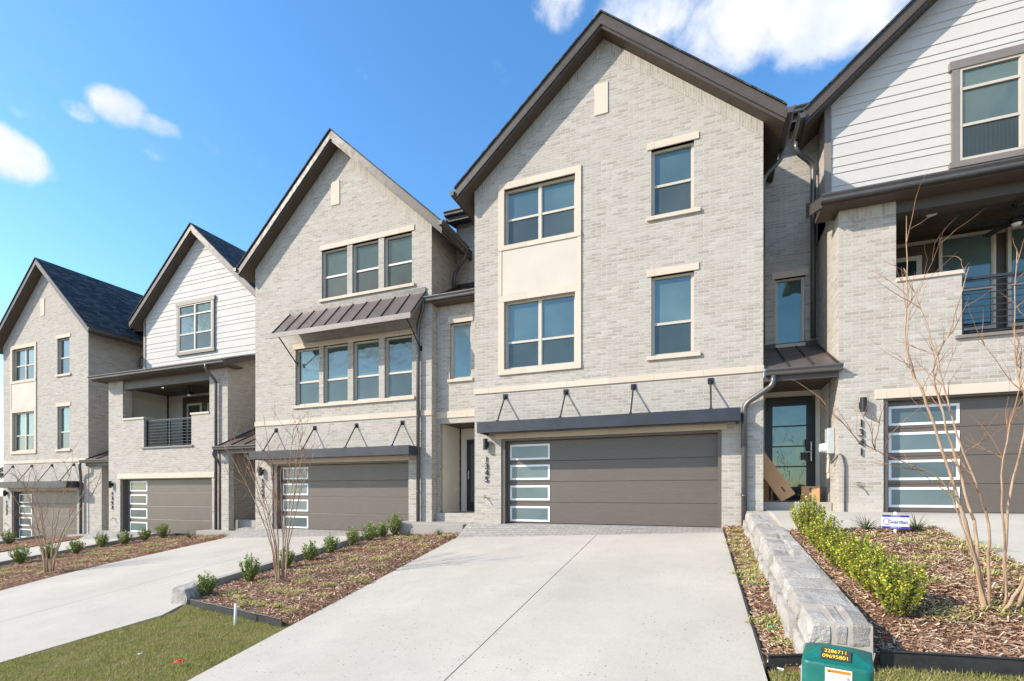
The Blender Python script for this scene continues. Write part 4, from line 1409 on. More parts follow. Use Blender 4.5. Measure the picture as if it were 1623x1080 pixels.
def blades(name, pts, zf, hmin, hmax, wd, lean, mat, k='stuff'):
    n = len(pts)
    P = np.array([(x, y, zf(x, y)) for x, y in pts])
    h = rng.uniform(hmin, hmax, n)
    th = rng.uniform(0, 2 * math.pi, n)
    ln = np.abs(rng.normal(lean, lean * .5, n))
    d = np.stack([np.cos(th) * np.sin(ln), np.sin(th) * np.sin(ln), np.cos(ln)], 1)
    ph = rng.uniform(0, 2 * math.pi, n)
    s = np.stack([np.cos(ph), np.sin(ph), np.zeros(n)], 1) * (wd / 2)
    T = P + d * h[:, None]
    V = np.stack([P - s, P + s, T], 1).reshape(-1, 3)
    return kind(npmesh(name, V, n, 3, M[mat]), k)


def turf_pts(xs, y0, y1, n):
    """leave thin and worn patches"""
    return [p for p in in_region(xs, y0, y1, n) if noise.noise(Vector((p[0] * 2.2, p[1] * 2.2, 7))) + .55 * noise.noise(Vector((p[0] * 7, p[1] * 7, 2))) > -.42 + rng.normal(0, .12)]


blades('grass', turf_pts(lawn_x, 1.8, 5.40, 150000), lawn_z, .018, .048, .0048, .95, 'grass')
blades('grass', turf_pts(lambda y: (.50 + (4.26 - y) * .017, 3.9), 3.0, 4.66, 70000), lawn_z, .02, .055, .0048, .85, 'grass')


def cover(name, spots, zf, nb=110, R=.15):
    pts, allv = [], []
    for (x, y, s) in spots:
        n = int(nb * s)
        th = rng.uniform(0, 2 * math.pi, n)
        r = R * s * np.sqrt(rng.uniform(0, 1, n))
        px, py = x + np.cos(th) * r * 1.35, y + np.sin(th) * r * .75
        pz = np.array([zf(a, b) for a, b in zip(px, py)]) + .02
        L = rng.uniform(.06, .14, n) * s
        el = rng.uniform(.1, .9, n)
        ph = rng.normal(0.4, 1.1, n)
        P = np.stack([px, py, pz], 1)
        d = np.stack([np.cos(ph) * np.cos(el), np.sin(ph) * np.cos(el), np.sin(el)], 1)
        sd = np.stack([-np.sin(ph), np.cos(ph), np.zeros(n)], 1) * .0045
        mid = P + d * (L * .55)[:, None]
        tip = P + d * L[:, None] - np.array([0, 0, 1]) * (L * .28)[:, None]
        allv.append(np.stack([P - sd, mid - sd * 1.1, tip, mid + sd * 1.1], 1).reshape(-1, 3))
    V = np.concatenate(allv)
    return kind(npmesh(name, V, len(V) // 4, 4, M['cover']), 'stuff')


def scatter(xs, y0, y1, n, dmin):
    out = []
    for p in in_region(xs, y0, y1, n * 8):
        if all((p[0] - q[0]) ** 2 + (p[1] - q[1]) ** 2 > dmin * dmin for q in out): out.append((p[0], p[1], rng.uniform(.65, 1.25)))
        if len(out) >= n: break
    return out


cover('ground_cover', scatter(lambda y: (1.85, rd_left(y) - .05), 5.0, 8.4, 21, .36), rbz, 120, .145)
cover('ground_cover', scatter(lambda y: (midbed_x(y)[0] + .75, midbed_x(y)[1] - .25), 5.0, 10.2, 34, .45), bedz)
cover('ground_cover', scatter(lambda y: (-16.6, left_r(y) - .25), 5.6, 10.8, 30, .55), bedz, 110, .19)
cover('ground_cover', scatter(lambda y: (.42 + (10.25 - y) * .0167, .78), 4.7, 10.6, 22, .2), strip_z, 95, .12)

# ------------------------------------------------------------------ stone wall and boulder
import bmesh


def rough_block(x0, x1, y0, y1, zb, zt, seed, amp=.018, face_amp=.03, cuts=5, batter=0.0):
    """a hewn block; zb, zt are functions of y"""
    bm = bmesh.new()
    bmesh.ops.create_cube(bm, size=1)
    bmesh.ops.subdivide_edges(bm, edges=bm.edges[:], cuts=cuts, use_grid_fill=True)
    off = Vector((seed * 3.7, seed * 1.9, seed * 5.3))
    for v in bm.verts:
        c = v.co.copy()
        x = x0 + (x1 - x0) * (c.x + .5)
        y = y0 + (y1 - y0) * (c.y + .5)
        z = zb(y) + (zt(y) - zb(y)) * (c.z + .5)
        p = Vector((x, y, z))
        q = p * 5.0 + off
        d = noise.noise_vector(q) * amp + noise.noise_vector(q * 3.1) * amp * .5
        if abs(c.x) > .49: d.x += face_amp * (noise.noise(q * 1.7) + .6 * noise.noise(q * 4.3))
        # worn arrises
        e = [abs(t) > .49 for t in c]
        if sum(e) >= 2:
            d += Vector((-math.copysign(.012, c.x) if e[0] else 0, -math.copysign(.012, c.y) if e[1] else 0, -math.copysign(.012, c.z) if e[2] else 0))
        if c.x < 0: d.x -= batter * (.5 - c.z)
        v.co = p + d
    return bm


def join_bms(bms):
    V, F = [], []
    for bm in bms:
        bm.verts.index_update()
        b = len(V)
        V += [tuple(v.co) for v in bm.verts]
        F += [tuple(b + v.index for v in f.verts) for f in bm.faces]
        bm.free()
    return V, F


wz = lambda y: .935 + (y - 4.57) * .107
random.seed(9)
blocks = []
y = 4.55
sd = 1
while y < 10.80:
    L = min(random.uniform(.34, .62), 10.85 - y)
    if 10.85 - (y + L) < .2: L = 10.85 - y
    mid = random.uniform(.17, .25)
    jx = random.uniform(-.03, .03)
    split = random.random() < .6
    xm = 1.02 + jx
    cells = [(.80, xm - .004), (xm + .004, 1.23)] if split else [(.80, 1.23)]
    if y < 4.6: cells = [(.80, .955), (.961, 1.06), (1.066, 1.23)]
    for (a, b) in cells:
        dz = random.uniform(-.012, .012)
        blocks.append(rough_block(a, b, y + .005, y + L - .005, lambda q, m=mid: wz(q) - m, lambda q, d=dz: wz(q) + d, sd, .010, .016, 5, .04 if a < .85 else 0)); sd += 1
    L2 = random.uniform(.4, .6)
    blocks.append(rough_block(.74 + random.uniform(-.03, .02), 1.24, y + .004, y + L - .004, lambda q: wz(q) - .75, lambda q, m=mid: wz(q) - m - .008, sd, .012, .02, 5, .025)); sd += 1
    y += L
V, F = join_bms(blocks)
sw = empty('stone_wall', (1.02, 7.7, 1.0), 'low sloping retaining wall of chopped pale limestone blocks beside the driveway', 'stone wall')
mbs = MB(); mbs.v, mbs.f = V, F
o = mbs.build('stone_blocks', M['stone'], sw)
for zc in (0,):
    mm_ = MB()
    mm_.prism([(4.562, wz(4.562) - .016), (10.84, wz(10.84) - .016), (10.84, .6), (4.562, .0)], 'x', .815, 1.222)
    mm_.build('mortar_core', M['mortar'], sw)
# hewn end stone of the middle bed's curb
bl = rough_block(-7.78, -7.46, 5.28, 5.62, lambda q: .0, lambda q: .50 + .25 * (q - 5.45), 77, .025, .04, 6, .16)
V, F = join_bms([bl])
mbs = MB(); mbs.v, mbs.f = V, F
tag(mbs.build('limestone_block', M['stone']), 'single rough grey limestone block at the end of the low curb by the lawn', 'stone block')

# ------------------------------------------------------------------ plastic edging
def edging(path, zf, h, label, th=.008):
    mb = MB()
    P = [Vector((x, y, 0)) for x, y in path]
    n = len(P)
    for i in range(n - 1):
        a, b = P[i], P[i + 1]
        t = (b - a).normalized()
        s_ = Vector((-t.y, t.x, 0)) * th
        za, zb_ = zf(a.x, a.y), zf(b.x, b.y)
        A = [Vector((a.x, a.y, za - .1)), Vector((b.x, b.y, zb_ - .1)), Vector((b.x, b.y, zb_ + h)), Vector((a.x, a.y, za + h))]
        B = [p + s_ for p in A]
        mb.face(A); mb.face(B[::-1]); mb.face([A[3], A[2], B[2], B[3]]); mb.face([A[0], A[3], B[3], B[0]]); mb.face([A[1], B[1], B[2], A[2]])
        m_ = (A[3] + A[2]) / 2
    for i in range(n - 1):
        a, b = P[i], P[i + 1]
        mb.tube([Vector((a.x, a.y, zf(a.x, a.y) + h)), Vector((b.x, b.y, zf(b.x, b.y) + h))], .011, 6)
    return tag(mb.build('landscape_edging', M['edging']), label, 'edging')


wob = lambda i, a=.012: a * math.sin(i * 1.7) + a * .6 * math.sin(i * 3.1 + 1)
edging([(-7.34 + (2.44) * i / 14, 5.27 - .57 * i / 14 + wob(i, .008)) for i in range(15)], lambda x, y: G(x, y), .085, 'black plastic edging strip between the left lawn patch and the planting bed')
edging([(1.30 + 3.4 * i / 12, 4.675 + .002 * i + wob(i, .008)) for i in range(13)], lambda x, y: G(x, y), .105, 'black plastic edging strip between the right grass and mulch under the tree')
edging([(.49 + .34 * i / 4, 4.47 + .02 * i) for i in range(5)], lambda x, y: G(x, y), .10, 'short black plastic edging strip between the green box and the driveway')
edging([(.37 + (10.25 - yy) * .0167 + wob(i, .006), yy) for i, yy in enumerate(fr(4.45, 10.5, .35))], lambda x, y: G(x, y), .022, 'long thin black edging along the right side of the driveway')

# ------------------------------------------------------------------ shrubs
def shrub_proto(n_st, leaves, R, H, lw, seed, mat, name, low=.12, upright=.55):
    """multi-stem boxwood: leaves set along many upright twigs; local coordinates"""
    r = np.random.default_rng(seed)
    sm_, V = MB(), []
    for i in range(n_st):
        th = r.uniform(0, 2 * math.pi)
        rr = R * math.sqrt(r.uniform(0, 1)) * .98
        hh = H * (1 - .38 * (rr / R) ** 2) * r.uniform(.74, 1.1)
        tip = np.array([math.cos(th) * rr, math.sin(th) * rr, hh])
        base = np.array([math.cos(th) * rr * .18, math.sin(th) * rr * .18, 0.0])
        mid = base * .55 + tip * .45 + np.array([math.cos(th), math.sin(th), 0]) * rr * .22
        pts = [base * (1 - t) ** 2 + 2 * mid * t * (1 - t) + tip * t * t for t in (0, .35, .7, 1)]
        sm_.tube(pts, [.0055, .004, .003, .0015], 5, False)
        for q in range(leaves):
            t = low + (1 - low) * r.uniform(0, 1) ** .8
            c = base * (1 - t) ** 2 + 2 * mid * t * (1 - t) + tip * t * t
            ph = r.uniform(0, 2 * math.pi)
            el = r.uniform(.0, 1.2)
            d = np.array([math.cos(ph) * math.cos(el), math.sin(ph) * math.cos(el), math.sin(el) * upright + .15])
            d /= np.linalg.norm(d)
            s = np.cross(d, np.array([r.normal(), r.normal(), 1.2])); s /= np.linalg.norm(s)
            L, w_ = lw * r.uniform(.7, 1.35), lw * r.uniform(.26, .38)
            c = c + d * .006 + r.normal(0, .006, 3)
            V += [c, c + d * L * .5 + s * w_, c + d * L, c + d * L * .5 - s * w_]
    return np.array(V), sm_


def put_shrub(protos, i, x, y, z, sc, rz, label, group):
    rt = empty('boxwood_shrub', (x, y, z), label, 'shrub', group)
    rt.rotation_euler = (0, 0, rz)
    rt.scale = (sc[0], sc[0], sc[1])
    for me, nm in protos[i % len(protos)]:
        c = bpy.data.objects.new(nm, me)
        COL.objects.link(c)
        c.parent = rt
    return rt


def make_protos(args):
    out = []
    for a in args:
        V, sm_ = shrub_proto(*a)
        f = npmesh('foliage', V, len(V) // 4, 4, M[a[6]])
        s_ = sm_.build('stems', M['twig'])
        out.append([(f.data, 'foliage'), (s_.data, 'stems')])
        bpy.data.objects.remove(f); bpy.data.objects.remove(s_)
    return out


gold = make_protos([(76, 46, .24, .50, .028, s_, 'leafgold', 'boxwood', .10) for s_ in (3, 4, 5)])
dark = make_protos([(38, 30, .20, .43, .034, s_, 'leafdark', 'boxwood', .12) for s_ in (6, 7, 8, 9)])
hedge = [(1.42, 8.28, .98, 1.22), (1.45, 7.32, .95, .98), (1.46, 6.62, .92, .92), (1.50, 6.10, .92, .95), (1.54, 5.74, .86, .9), (1.62, 5.34, .98, 1.06)]
hl = ['bright green boxwood farthest up the row, tallest, in front of the entry step', 'yellow-green boxwood second from the house in the row beside the stone wall',
      'yellow-green boxwood third from the house in the row beside the stone wall', 'yellow-green boxwood third from the green box in the row beside the stone wall',
      'yellow-green boxwood just behind the nearest one in the row beside the stone wall', 'rounded bright green boxwood nearest the green utility box']
for i, (x, y, a, b) in enumerate(hedge): put_shrub(gold, i, x, y, rbz(x, y) - .01, (a, b), i * 2.1, hl[i], 'boxwood row by the stone wall')
midr = [(-7.42, 5.58, .92, .92), (-7.45, 6.42, .95, 1.12), (-7.55, 7.30, 1.0, 1.0), (-7.55, 7.95, .95, 1.02), (-7.62, 8.65, .95, 1.02), (-7.62, 9.35, .95, 1.05), (-7.60, 9.95, .98, 1.05), (-7.55, 10.4, .98, 1.0), (-7.3, 10.62, 1.05, 1.35)]
ml = ['small green boxwood nearest the rough limestone block', 'upright green boxwood second from the limestone block, left of the bare tree', 'green boxwood half hidden behind the bare tree stems of the middle bed',
      'green boxwood just right of the bare tree in the middle bed', 'green boxwood second right of the bare tree along the middle curb', 'green boxwood third right of the bare tree along the middle curb',
      'green boxwood third from the porch landing along the middle curb', 'green boxwood second from the porch landing along the middle curb', 'tallest green boxwood of the middle bed, nearest the porch landing']
for i, (x, y, a, b) in enumerate(midr): put_shrub(dark, i, x, y, bedz(x, y) - .01, (a, b), i * 1.7, ml[i], 'small boxwoods along the middle curb')
lefr = [(-17.35, 7.05, 1.15, 1.2), (-17.25, 7.65, 1.15, 1.2), (-17.05, 8.15, 1.15, 1.1), (-17.15, 8.85, 1.1, 1.05), (-17.3, 9.6, 1.05, 1.15), (-17.15, 10.15, 1.1, 1.05), (-16.85, 10.6, 1.1, 1.05), (-16.5, 10.95, 1.1, 1.25)]
ll = ['green boxwood at the left edge of the photo in the far bed', 'green boxwood behind the far bare tree stems', 'wide green boxwood just right of the far bare tree', 'green boxwood second right of the far bare tree',
      'narrow green boxwood third right of the far bare tree', 'green boxwood third from the upper end of the far bed', 'green boxwood second from the upper end of the far bed', 'tallest green boxwood at the upper end of the far bed']
for i, (x, y, a, b) in enumerate(lefr): put_shrub(dark, i + 1, x, y, bedz(x, y) - .01, (a, b), i * 2.3, ll[i], 'small boxwoods in the far bed')
for i, (x, y) in enumerate([(-25.1, 9.4), (-24.7, 10.6)]):
    put_shrub(dark, i, x, y, bedz(x, y) - .01, (1.2, 1.3), i, ['dark boxwood behind the far bare tree, beside the farthest drive', 'dark boxwood nearest the farthest garage door'][i], 'boxwoods by the farthest drive')


def strap_plant(x, y, z, seed, label, n=46, L=.42):
    r = np.random.default_rng(seed)
    V = []
    for i in range(n):
        th = r.uniform(0, 2 * math.pi)
        l, out_ = L * r.uniform(.55, 1.15), r.uniform(.25, 1.0)
        pts = []
        for t in (0, .35, .7, 1):
            pts.append(np.array([math.cos(th) * l * out_ * t, math.sin(th) * l * out_ * t, l * (.85 * t - .72 * t * t * out_) + .01]))
        s = np.array([-math.sin(th), math.cos(th), 0]) * .0055
        ws = [1, 1, .75, .1]
        for k in range(3): V += [pts[k] - s * ws[k], pts[k] + s * ws[k], pts[k + 1] + s * ws[k + 1], pts[k + 1] - s * ws[k + 1]]
    o = npmesh('strap_leaf_plant', np.array(V) + np.array([x, y, z]), len(V) // 4, 4, M['strap'])
    return tag(o, label, 'plant')


strap_plant(2.21, 8.58, rbz(2.21, 8.58), 2, 'arching strap-leaved plant left of the white and blue yard sign')
strap_plant(2.78, 8.50, rbz(2.78, 8.50), 5, 'arching strap-leaved plant right of the white and blue yard sign')
strap_plant(-6.75, 10.35, bedz(-6.75, 10.35), 7, 'spiky strap-leaved plant at the upper edge of the middle bed by the landing', 36, .32)
strap_plant(-5.85, 10.35, bedz(-5.85, 10.35), 8, 'wispy strap-leaved plant at the upper right corner of the middle bed by the driveway', 40, .36)
strap_plant(-15.2, 10.9, bedz(-15.2, 10.9), 9, 'wispy strap-leaved plant at the upper end of the far bed', 40, .4)

# ------------------------------------------------------------------ bare multi-stem trees
def spline(pts, n=4):
    P = [Vector(p) for p in pts]
    out = []
    for i in range(len(P) - 1):
        a, b, c, d = P[max(i - 1, 0)], P[i], P[i + 1], P[min(i + 2, len(P) - 1)]
        for k in range(n):
            t = k / n
            out.append(.5 * ((2 * b) + (c - a) * t + (2 * a - 5 * b + 4 * c - d) * t * t + (3 * b - a - 3 * c + d) * t ** 3))
    return out + [P[-1]]


def shoot(mb, p, d, L, r0, rnd, depth):
    pts, n = [Vector(p)], 5
    d = Vector(d).normalized()
    for i in range(n):
        d = (d + Vector((rnd.gauss(0, .16), rnd.gauss(0, .16), rnd.gauss(.05, .13)))).normalized()
        pts.append(pts[-1] + d * L / n)
    mb.tube(pts, [r0 * (1 - .8 * i / n) for i in range(n + 1)], 5, False)
    if depth > 0:
        for k in range(rnd.choice([1, 2, 2, 3])):
            i = rnd.randint(1, n - 1)
            dd = (pts[i + 1] - pts[i]).normalized()
            side = Vector((rnd.gauss(0, 1), rnd.gauss(0, 1), rnd.gauss(.3, .7))).normalized()
            shoot(mb, pts[i], dd * .75 + side * .65, L * rnd.uniform(.35, .7), r0 * .62, rnd, depth - 1)


def bare_tree(root, stems, seed, twn, twl, r_tw=.0065, depth=1, cut=.35, twig_r=1.0):
    rnd = random.Random(seed)
    tw = MB()
    for pts, r0, r1 in stems:
        sp = spline(pts, 5)
        n = len(sp)
        jit = [Vector((rnd.gauss(0, .004), rnd.gauss(0, .004), 0)) if 0 < i else Vector() for i in range(n)]
        sp = [p + j for p, j in zip(sp, jit)]
        mb = MB().tube(sp, [r0 + (r1 - r0) * (i / (n - 1)) ** .8 for i in range(n)], 9)
        mb.build('trunk', M['bark'], root, smooth=True)
        for k in range(twn):
            i = rnd.randint(int(n * cut), n - 2)
            dd = (sp[i + 1] - sp[i]).normalized()
            th = rnd.uniform(0, 2 * math.pi)
            side = Vector((math.cos(th), math.sin(th), rnd.uniform(-.1, .5)))
            shoot(tw, sp[i], dd * rnd.uniform(.5, 1.1) + side * rnd.uniform(.35, .8), twl * rnd.uniform(.45, 1.15), r_tw * rnd.uniform(.7, 1.2), rnd, depth)
    tw.build('twigs', M['twigbark'], root, smooth=True)


tx, ty = 2.30, 5.50
tz = rbz(tx, ty) - .05
t5 = empty('bare_tree', (tx, ty, tz), 'leafless multi-stem tree with smooth tan trunks in the right bed before the garage of 1341', 'tree', 'bare multi-stem trees')
st5 = [
    ([(2.28, 5.50, .88), (2.24, 5.48, 1.25), (2.10, 5.46, 1.85), (1.86, 5.46, 2.75), (1.72, 5.48, 3.25), (1.74, 5.52, 3.75), (1.74, 5.54, 4.5)], .028, .004),
    ([(2.29, 5.53, .88), (2.27, 5.58, 1.3), (2.27, 5.66, 1.7), (2.13, 5.70, 2.4), (2.02, 5.76, 3.1), (2.16, 5.78, 3.5), (2.30, 5.80, 4.05)], .026, .004),
    ([(2.31, 5.50, .88), (2.28, 5.42, 1.35), (2.22, 5.34, 1.8), (1.98, 5.30, 2.6), (1.84, 5.26, 3.25), (1.62, 5.22, 3.9)], .022, .003),
    ([(2.36, 5.46, .88), (2.48, 5.42, 1.15), (2.66, 5.38, 1.7), (2.74, 5.34, 2.4), (2.80, 5.30, 3.1), (2.98, 5.22, 3.75)], .024, .004),
    ([(2.44, 5.54, .88), (2.45, 5.56, 1.4), (2.50, 5.6, 1.95), (2.62, 5.62, 2.6), (2.56, 5.66, 3.2), (2.60, 5.7, 4.1)], .022, .004),
    ([(2.50, 5.52, .88), (2.60, 5.52, 1.25), (2.78, 5.50, 1.65), (3.05, 5.46, 2.2), (3.2, 5.4, 3.0), (3.4, 5.3, 3.7)], .024, .004),
    ([(2.30, 5.47, .9), (2.10, 5.40, 1.65), (1.92, 5.3, 2.05), (1.55, 5.2, 2.25), (1.22, 5.1, 2.42)], .013, .003),
    ([(2.42, 5.5, .88), (2.40, 5.44, 1.45), (2.34, 5.36, 2.1), (2.42, 5.3, 2.8), (2.50, 5.24, 3.4)], .016, .003),
]
st5 = [(p_, a_ * .70, b_ * .75) for p_, a_, b_ in st5]
bare_tree(t5, st5, 5, 9, .62, .0045, 1, .42)


def fan_stems(x, y, z, n, H, spread, seed, r=.02, bias=0.0):
    rnd = random.Random(seed)
    out = []
    for i in range(n):
        th = i * 2 * math.pi / n + rnd.uniform(-.3, .3)
        s_ = spread * rnd.uniform(.3, 1.1)
        h = H * rnd.uniform(.72, 1.05)
        dx, dy = math.cos(th) * s_ + bias * rnd.uniform(.2, 1), math.sin(th) * s_ * .7
        b = Vector((x + math.cos(th) * .07, y + math.sin(th) * .07, z - .05))
        out.append(([b, b + Vector((dx * .10, dy * .10, h * .27)), b + Vector((dx * .36, dy * .36, h * .55)), b + Vector((dx * .68, dy * .68, h * .8)), b + Vector((dx, dy, h))], r * rnd.uniform(.65, 1.1), .003))
    return out


mx, my = -6.72, 6.42
mz = bedz(mx, my)
tm = empty('bare_tree', (mx, my, mz), 'leafless multi-stem tree in the middle mulch bed between two driveways', 'tree', 'bare multi-stem trees')
bare_tree(tm, fan_stems(mx, my, mz, 10, 2.75, .8, 21, .016, -.30), 6, 6, .75, .0050, 1, .4)
lx, ly = -14.3, 6.85
lz = bedz(lx, ly)
tl = empty('bare_tree', (lx, ly, lz), 'leafless multi-stem tree in the far mulch bed at the left edge', 'tree', 'bare multi-stem trees')
bare_tree(tl, fan_stems(lx, ly, lz, 9, 2.5, 1.05, 33, .019, -.25), 8, 4, .9, .0062, 1, .4)

# ------------------------------------------------------------------ yard sign
sx_, sy_ = 2.50, 8.36
sz = rbz(sx_, sy_)
sg = empty('yard_sign', (sx_, sy_, sz), 'small white and blue security yard sign on a stake reading Guardian', 'sign')
boxpart('stake', M['white'], sg, sx_ - .018, sx_ + .018, sy_ + .006, sy_ + .022, sz - .12, sz + .40)
MB().box(sx_ - .21, sx_ + .21, sy_ - .002, sy_ + .005, sz + .105, sz + .345).build('sign_panel', M['labelwhite'], sg, bevel=.0)
boxpart('blue_bar', M['blue'], sg, sx_ - .207, sx_ + .207, sy_ - .0045, sy_ - .0015, sz + .308, sz + .342)
boxpart('blue_bar', M['blue'], sg, sx_ - .207, sx_ + .207, sy_ - .0045, sy_ - .0015, sz + .108, sz + .142)
text('lettering', 'Guardian', .084, M['navy'], sg, (sx_ + .035, sy_ - .005, sz + .222), extrude=.001, sx=.98)
text('lettering', 'SECURED BY', .026, M['labelwhite'], sg, (sx_, sy_ - .0055, sz + .325), extrude=.0008)
text('lettering', '1.800.PROTECT', .026, M['labelwhite'], sg, (sx_, sy_ - .0055, sz + .125), extrude=.0008)
ring = MB()
for k in range(22):
    a0, a1 = math.radians(35 + k * 13), math.radians(35 + (k + 1) * 13)
    cx_, cz_ = sx_ - .135, sz + .224
    ring.face([(cx_ + math.cos(a0) * .058, sy_ - .004, cz_ + math.sin(a0) * .058), (cx_ + math.cos(a1) * .058, sy_ - .004, cz_ + math.sin(a1) * .058), (cx_ + math.cos(a1) * .050, sy_ - .004, cz_ + math.sin(a1) * .050), (cx_ + math.cos(a0) * .050, sy_ - .004, cz_ + math.sin(a0) * .050)])
ring.build('emblem', M['navy'], sg)
sg.rotation_euler = (math.radians(-3), math.radians(1.5), math.radians(8))
sg.scale = (.8, .8, .8)

# ------------------------------------------------------------------ green utility pedestal
cx, cy = .84, 3.89
ug = G(.80, 3.75) - .035
up_ = empty('utility_box', (cx, cy, ug), 'green metal utility pedestal with rounded top, number plate and white warning label on the grass', 'utility box')


def rrect(hx, hy, r, n=6):
    pts = []
    for (sx0, sy0, a0) in ((1, 1, 0), (-1, 1, 90), (-1, -1, 180), (1, -1, 270)):
        for k in range(n + 1):
            a = math.radians(a0 + 90 * k / n)
            pts.append((sx0 * (hx - r) + r * math.cos(a), sy0 * (hy - r) + r * math.sin(a)))
    return pts


V, F = [], []
hx, hy = .20, .175
N = len(rrect(1, 1, .1))
lay = []
for (zz, sx1) in ((-.06, 1.0), (.36, .985), (.385, .99), (.40, .975)):
    lay.append([(cx + px * sx1, cy + py * sx1, ug + zz) for px, py in rrect(hx, hy, .045)])


def lidz(px, py):
    t = (py + hy) / (2 * hy)
    a_ = smooth(t / .42) if t < .42 else 1 - .55 * ((t - .42) / .58) ** 1.5
    return .085 * a_ * (1 - .35 * (abs(px) / hx) ** 2.5)


for f_ in (.96, .9, .8, .68, .52, .35, .18, .02):
    lay.append([(cx + px * f_, cy + py * f_, ug + .405 + lidz(px * f_, py * f_)) for px, py in rrect(hx, hy, .045)])
for L in lay: V += L
for i in range(len(lay) - 1):
    for q in range(N): F.append((i * N + q, i * N + (q + 1) % N, (i + 1) * N + (q + 1) % N, (i + 1) * N + q))
F.append(tuple((len(lay) - 1) * N + q for q in range(N)))
b_ = MB(); b_.v, b_.f = V, F
ub = b_.build('pedestal_body', M['green'], up_, smooth=True)
boxpart('base_skirt', M['green'], up_, cx - hx - .008, cx + hx + .008, cy - hy - .008, cy + hy + .008, ug - .08, ug + .03)
wl = boxpart('warning_label', M['labelwhite'], up_, cx - .06, cx + .085, cy - hy - .003, cy - hy + .012, ug + .058 + .22, ug + .058 + .325)
boxpart('label_header', M['orange'], wl, cx - .053, cx + .078, cy - hy - .0045, cy - hy - .002, ug + .058 + .297, ug + .058 + .319)
text('lettering', 'WARNING', .022, M['ink'], wl, (cx + .024, cy - hy - .005, ug + .058 + .308), extrude=.0004)
tri = MB()
tri.prism([(cx - .045, ug + .058 + .300), (cx - .027, ug + .058 + .300), (cx - .036, ug + .058 + .316)], 'y', cy - hy - .0052, cy - hy - .004)
tri.build('warning_triangle', M['ink'], wl)
ln = MB()
for i in range(7): ln.box(cx - .052, cx + .04 - (i % 3) * .012, cy - hy - .0042, cy - hy - .002, ug + .058 + .284 - i * .0085, ug + .058 + .287 - i * .0085)
ln.box(cx + .056, cx + .076, cy - hy - .0042, cy - hy - .002, ug + .058 + .262, ug + .058 + .282)
ln.box(cx + .056, cx + .076, cy - hy - .0042, cy - hy - .002, ug + .058 + .235, ug + .058 + .25)
ln.build('small_print', M['grey'], wl)
boxpart('side_label', M['labelwhite'], up_, cx - hx - .003, cx - hx + .012, cy - .10, cy + .02, ug + .22, ug + .345)
# number plate on the sloping front of the lid
ang = math.radians(34)
pr = Matrix.Rotation(math.radians(44), 4, 'X')
pc = Vector((cx - .005, cy - hy + .070, ug + .405 + .050))
pl = MB()
R3 = pr.to_3x3()
def onp(u, v, o=0): return pc + R3 @ Vector((u, v, o))
pl.face([onp(-.084, -.041, .002), onp(.084, -.041, .002), onp(.084, .041, .002), onp(-.084, .041, .002)])
for (a, b) in (((-.084, -.041), (.084, -.041)), ((.084, -.041), (.084, .041)), ((.084, .041), (-.084, .041)), ((-.084, .041), (-.084, -.041))):
    pl.face([onp(*a, -.02), onp(*b, -.02), onp(*b, .002), onp(*a, .002)])
npl = pl.build('number_plate', M['ink'], up_)
def plate_text(t_, v):
    yl = MB()
    text('lettering', t_, .036, M['yellow'], npl, onp(0, v, .003), pr, extrude=.0005, sx=1.02)
plate_text('3286711', .0195)
plate_text('09695801', -.0195)
up_.rotation_euler = (0, 0, math.radians(-14))

# ------------------------------------------------------------------ parcels on the entry step of 1341
def carton(loc, dims, rot, label, marks=(), tape=True, group=None):
    rt = empty('cardboard_box', loc, label, 'box', group)
    rt.rotation_mode = 'QUATERNION'
    x, y, z = dims[0] / 2, dims[1] / 2, dims[2]
    def add(name, mb, mat):
        o = mb.build(name, mat)
        o.parent = rt
        return o
    add('carton', MB().box(-x, x, -y, y, 0, z), M['card'])
    if tape:
        t_ = MB()
        t_.box(-.025, .025, -y - .0015, y + .0015, z - .06, z + .0015)
        add('tape', t_, M['tape'])
    for (a, b, c, d) in marks:
        m_ = MB().box(a, b, -y - .002, -y + .001, c, d)
        add('printed_mark', m_, M['ink'])
    rt.rotation_quaternion = rot
    return rt


def eq(rx, ry, rz): return __import__('mathutils').Euler((rx, ry, rz)).to_quaternion()


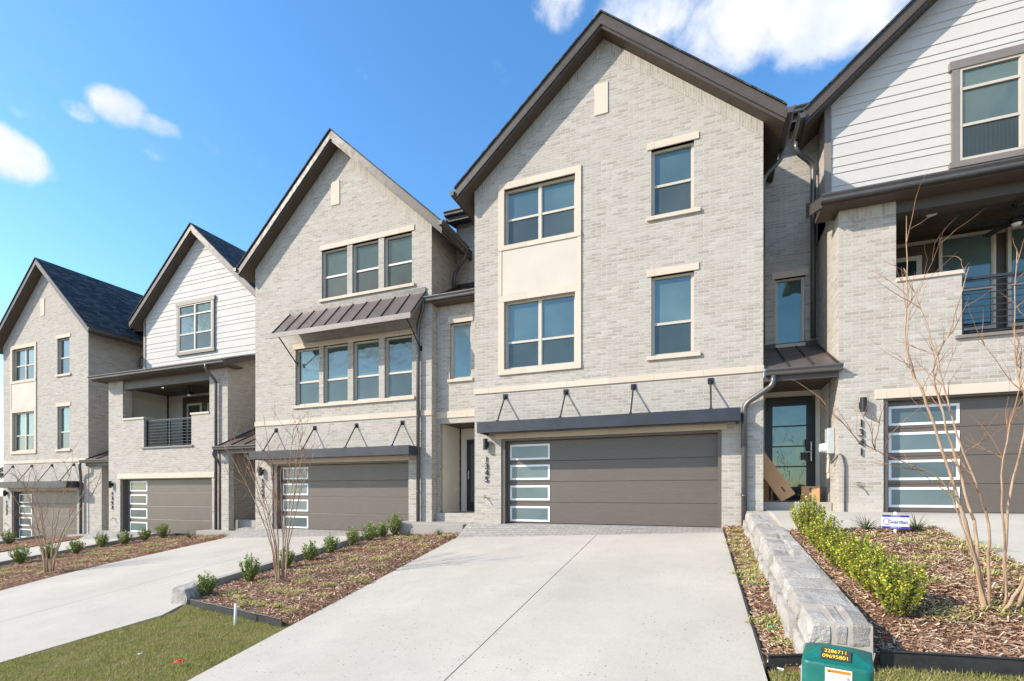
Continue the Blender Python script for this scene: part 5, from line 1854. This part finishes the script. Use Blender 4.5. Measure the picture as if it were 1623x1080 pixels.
fl = 1.771
carton((1.62, 11.50, fl + .085), (.30, .14, 1.20), eq(0, math.radians(-33), 0), 'long flat cardboard box leaning against the left wall of the entry', [(.0, .03, .14, .26)], False)
carton((1.25, 11.95, fl), (.24, .3, .50), eq(0, 0, .05), 'upright cardboard box standing behind the leaning long box', [(.045, .085, .02, .40)], True)
carton((2.07, 11.72, fl), (.32, .30, .32), eq(0, 0, math.radians(-14)), 'square cardboard box with dark printed marks right of the glass door', [(-.02, .02, .19, .29), (-.015, .02, .02, .14)], True)

# ------------------------------------------------------------------ small things on the ground
zst = G(-5.68, 4.68)
ps = MB().tube([(-5.68, 4.68, zst - .1), (-5.665, 4.68, zst + .26)], .017, 10)
tag(ps.build('marker_stake', M['white'], smooth=True), 'thin white plastic stake standing in the left lawn near the edging', 'stake')


def scrap(name, x, y, z, s, mat, label, seed):
    r = random.Random(seed)
    mb = MB()
    for k in range(3):
        ox, oy = r.uniform(-s, s) * .6, r.uniform(-s, s) * .6
        P = [Vector((x + ox + math.cos(a) * s * r.uniform(.4, 1), y + oy + math.sin(a) * s * r.uniform(.4, 1), z + r.uniform(.005, s * .8))) for a in (0, 1.3, 2.6, 3.9, 5.2)]
        c = sum(P, Vector()) / 5 + Vector((0, 0, s * .3))
        for i in range(5): mb.face([P[i], P[(i + 1) % 5], c])
    return tag(mb.build(name, M[mat]), label, 'litter')


scrap('plastic_scrap', -5.10, 3.55, G(-5.1, 3.55) + .03, .038, 'red', 'crumpled red plastic scrap lying on the left lawn', 1)
scrap('plastic_scrap', 1.42, 5.00, rbz(1.42, 5.0) + .015, .022, 'red', 'tiny red plastic scrap in the mulch behind the green box', 2)
scrap('plastic_scrap', .62, 5.30, strip_z(.62, 5.3) + .015, .04, 'litgreen', 'flat green plastic scrap in the strip beside the stone wall', 3)
scrap('paper_scrap', -5.85, 3.62, G(-5.85, 3.62) + .03, .025, 'white', 'small white scrap on the left lawn', 4)
scrap('paper_scrap', .56, 4.36, G(.56, 4.36) + .03, .03, 'white', 'small white scrap in the grass left of the green box', 5)
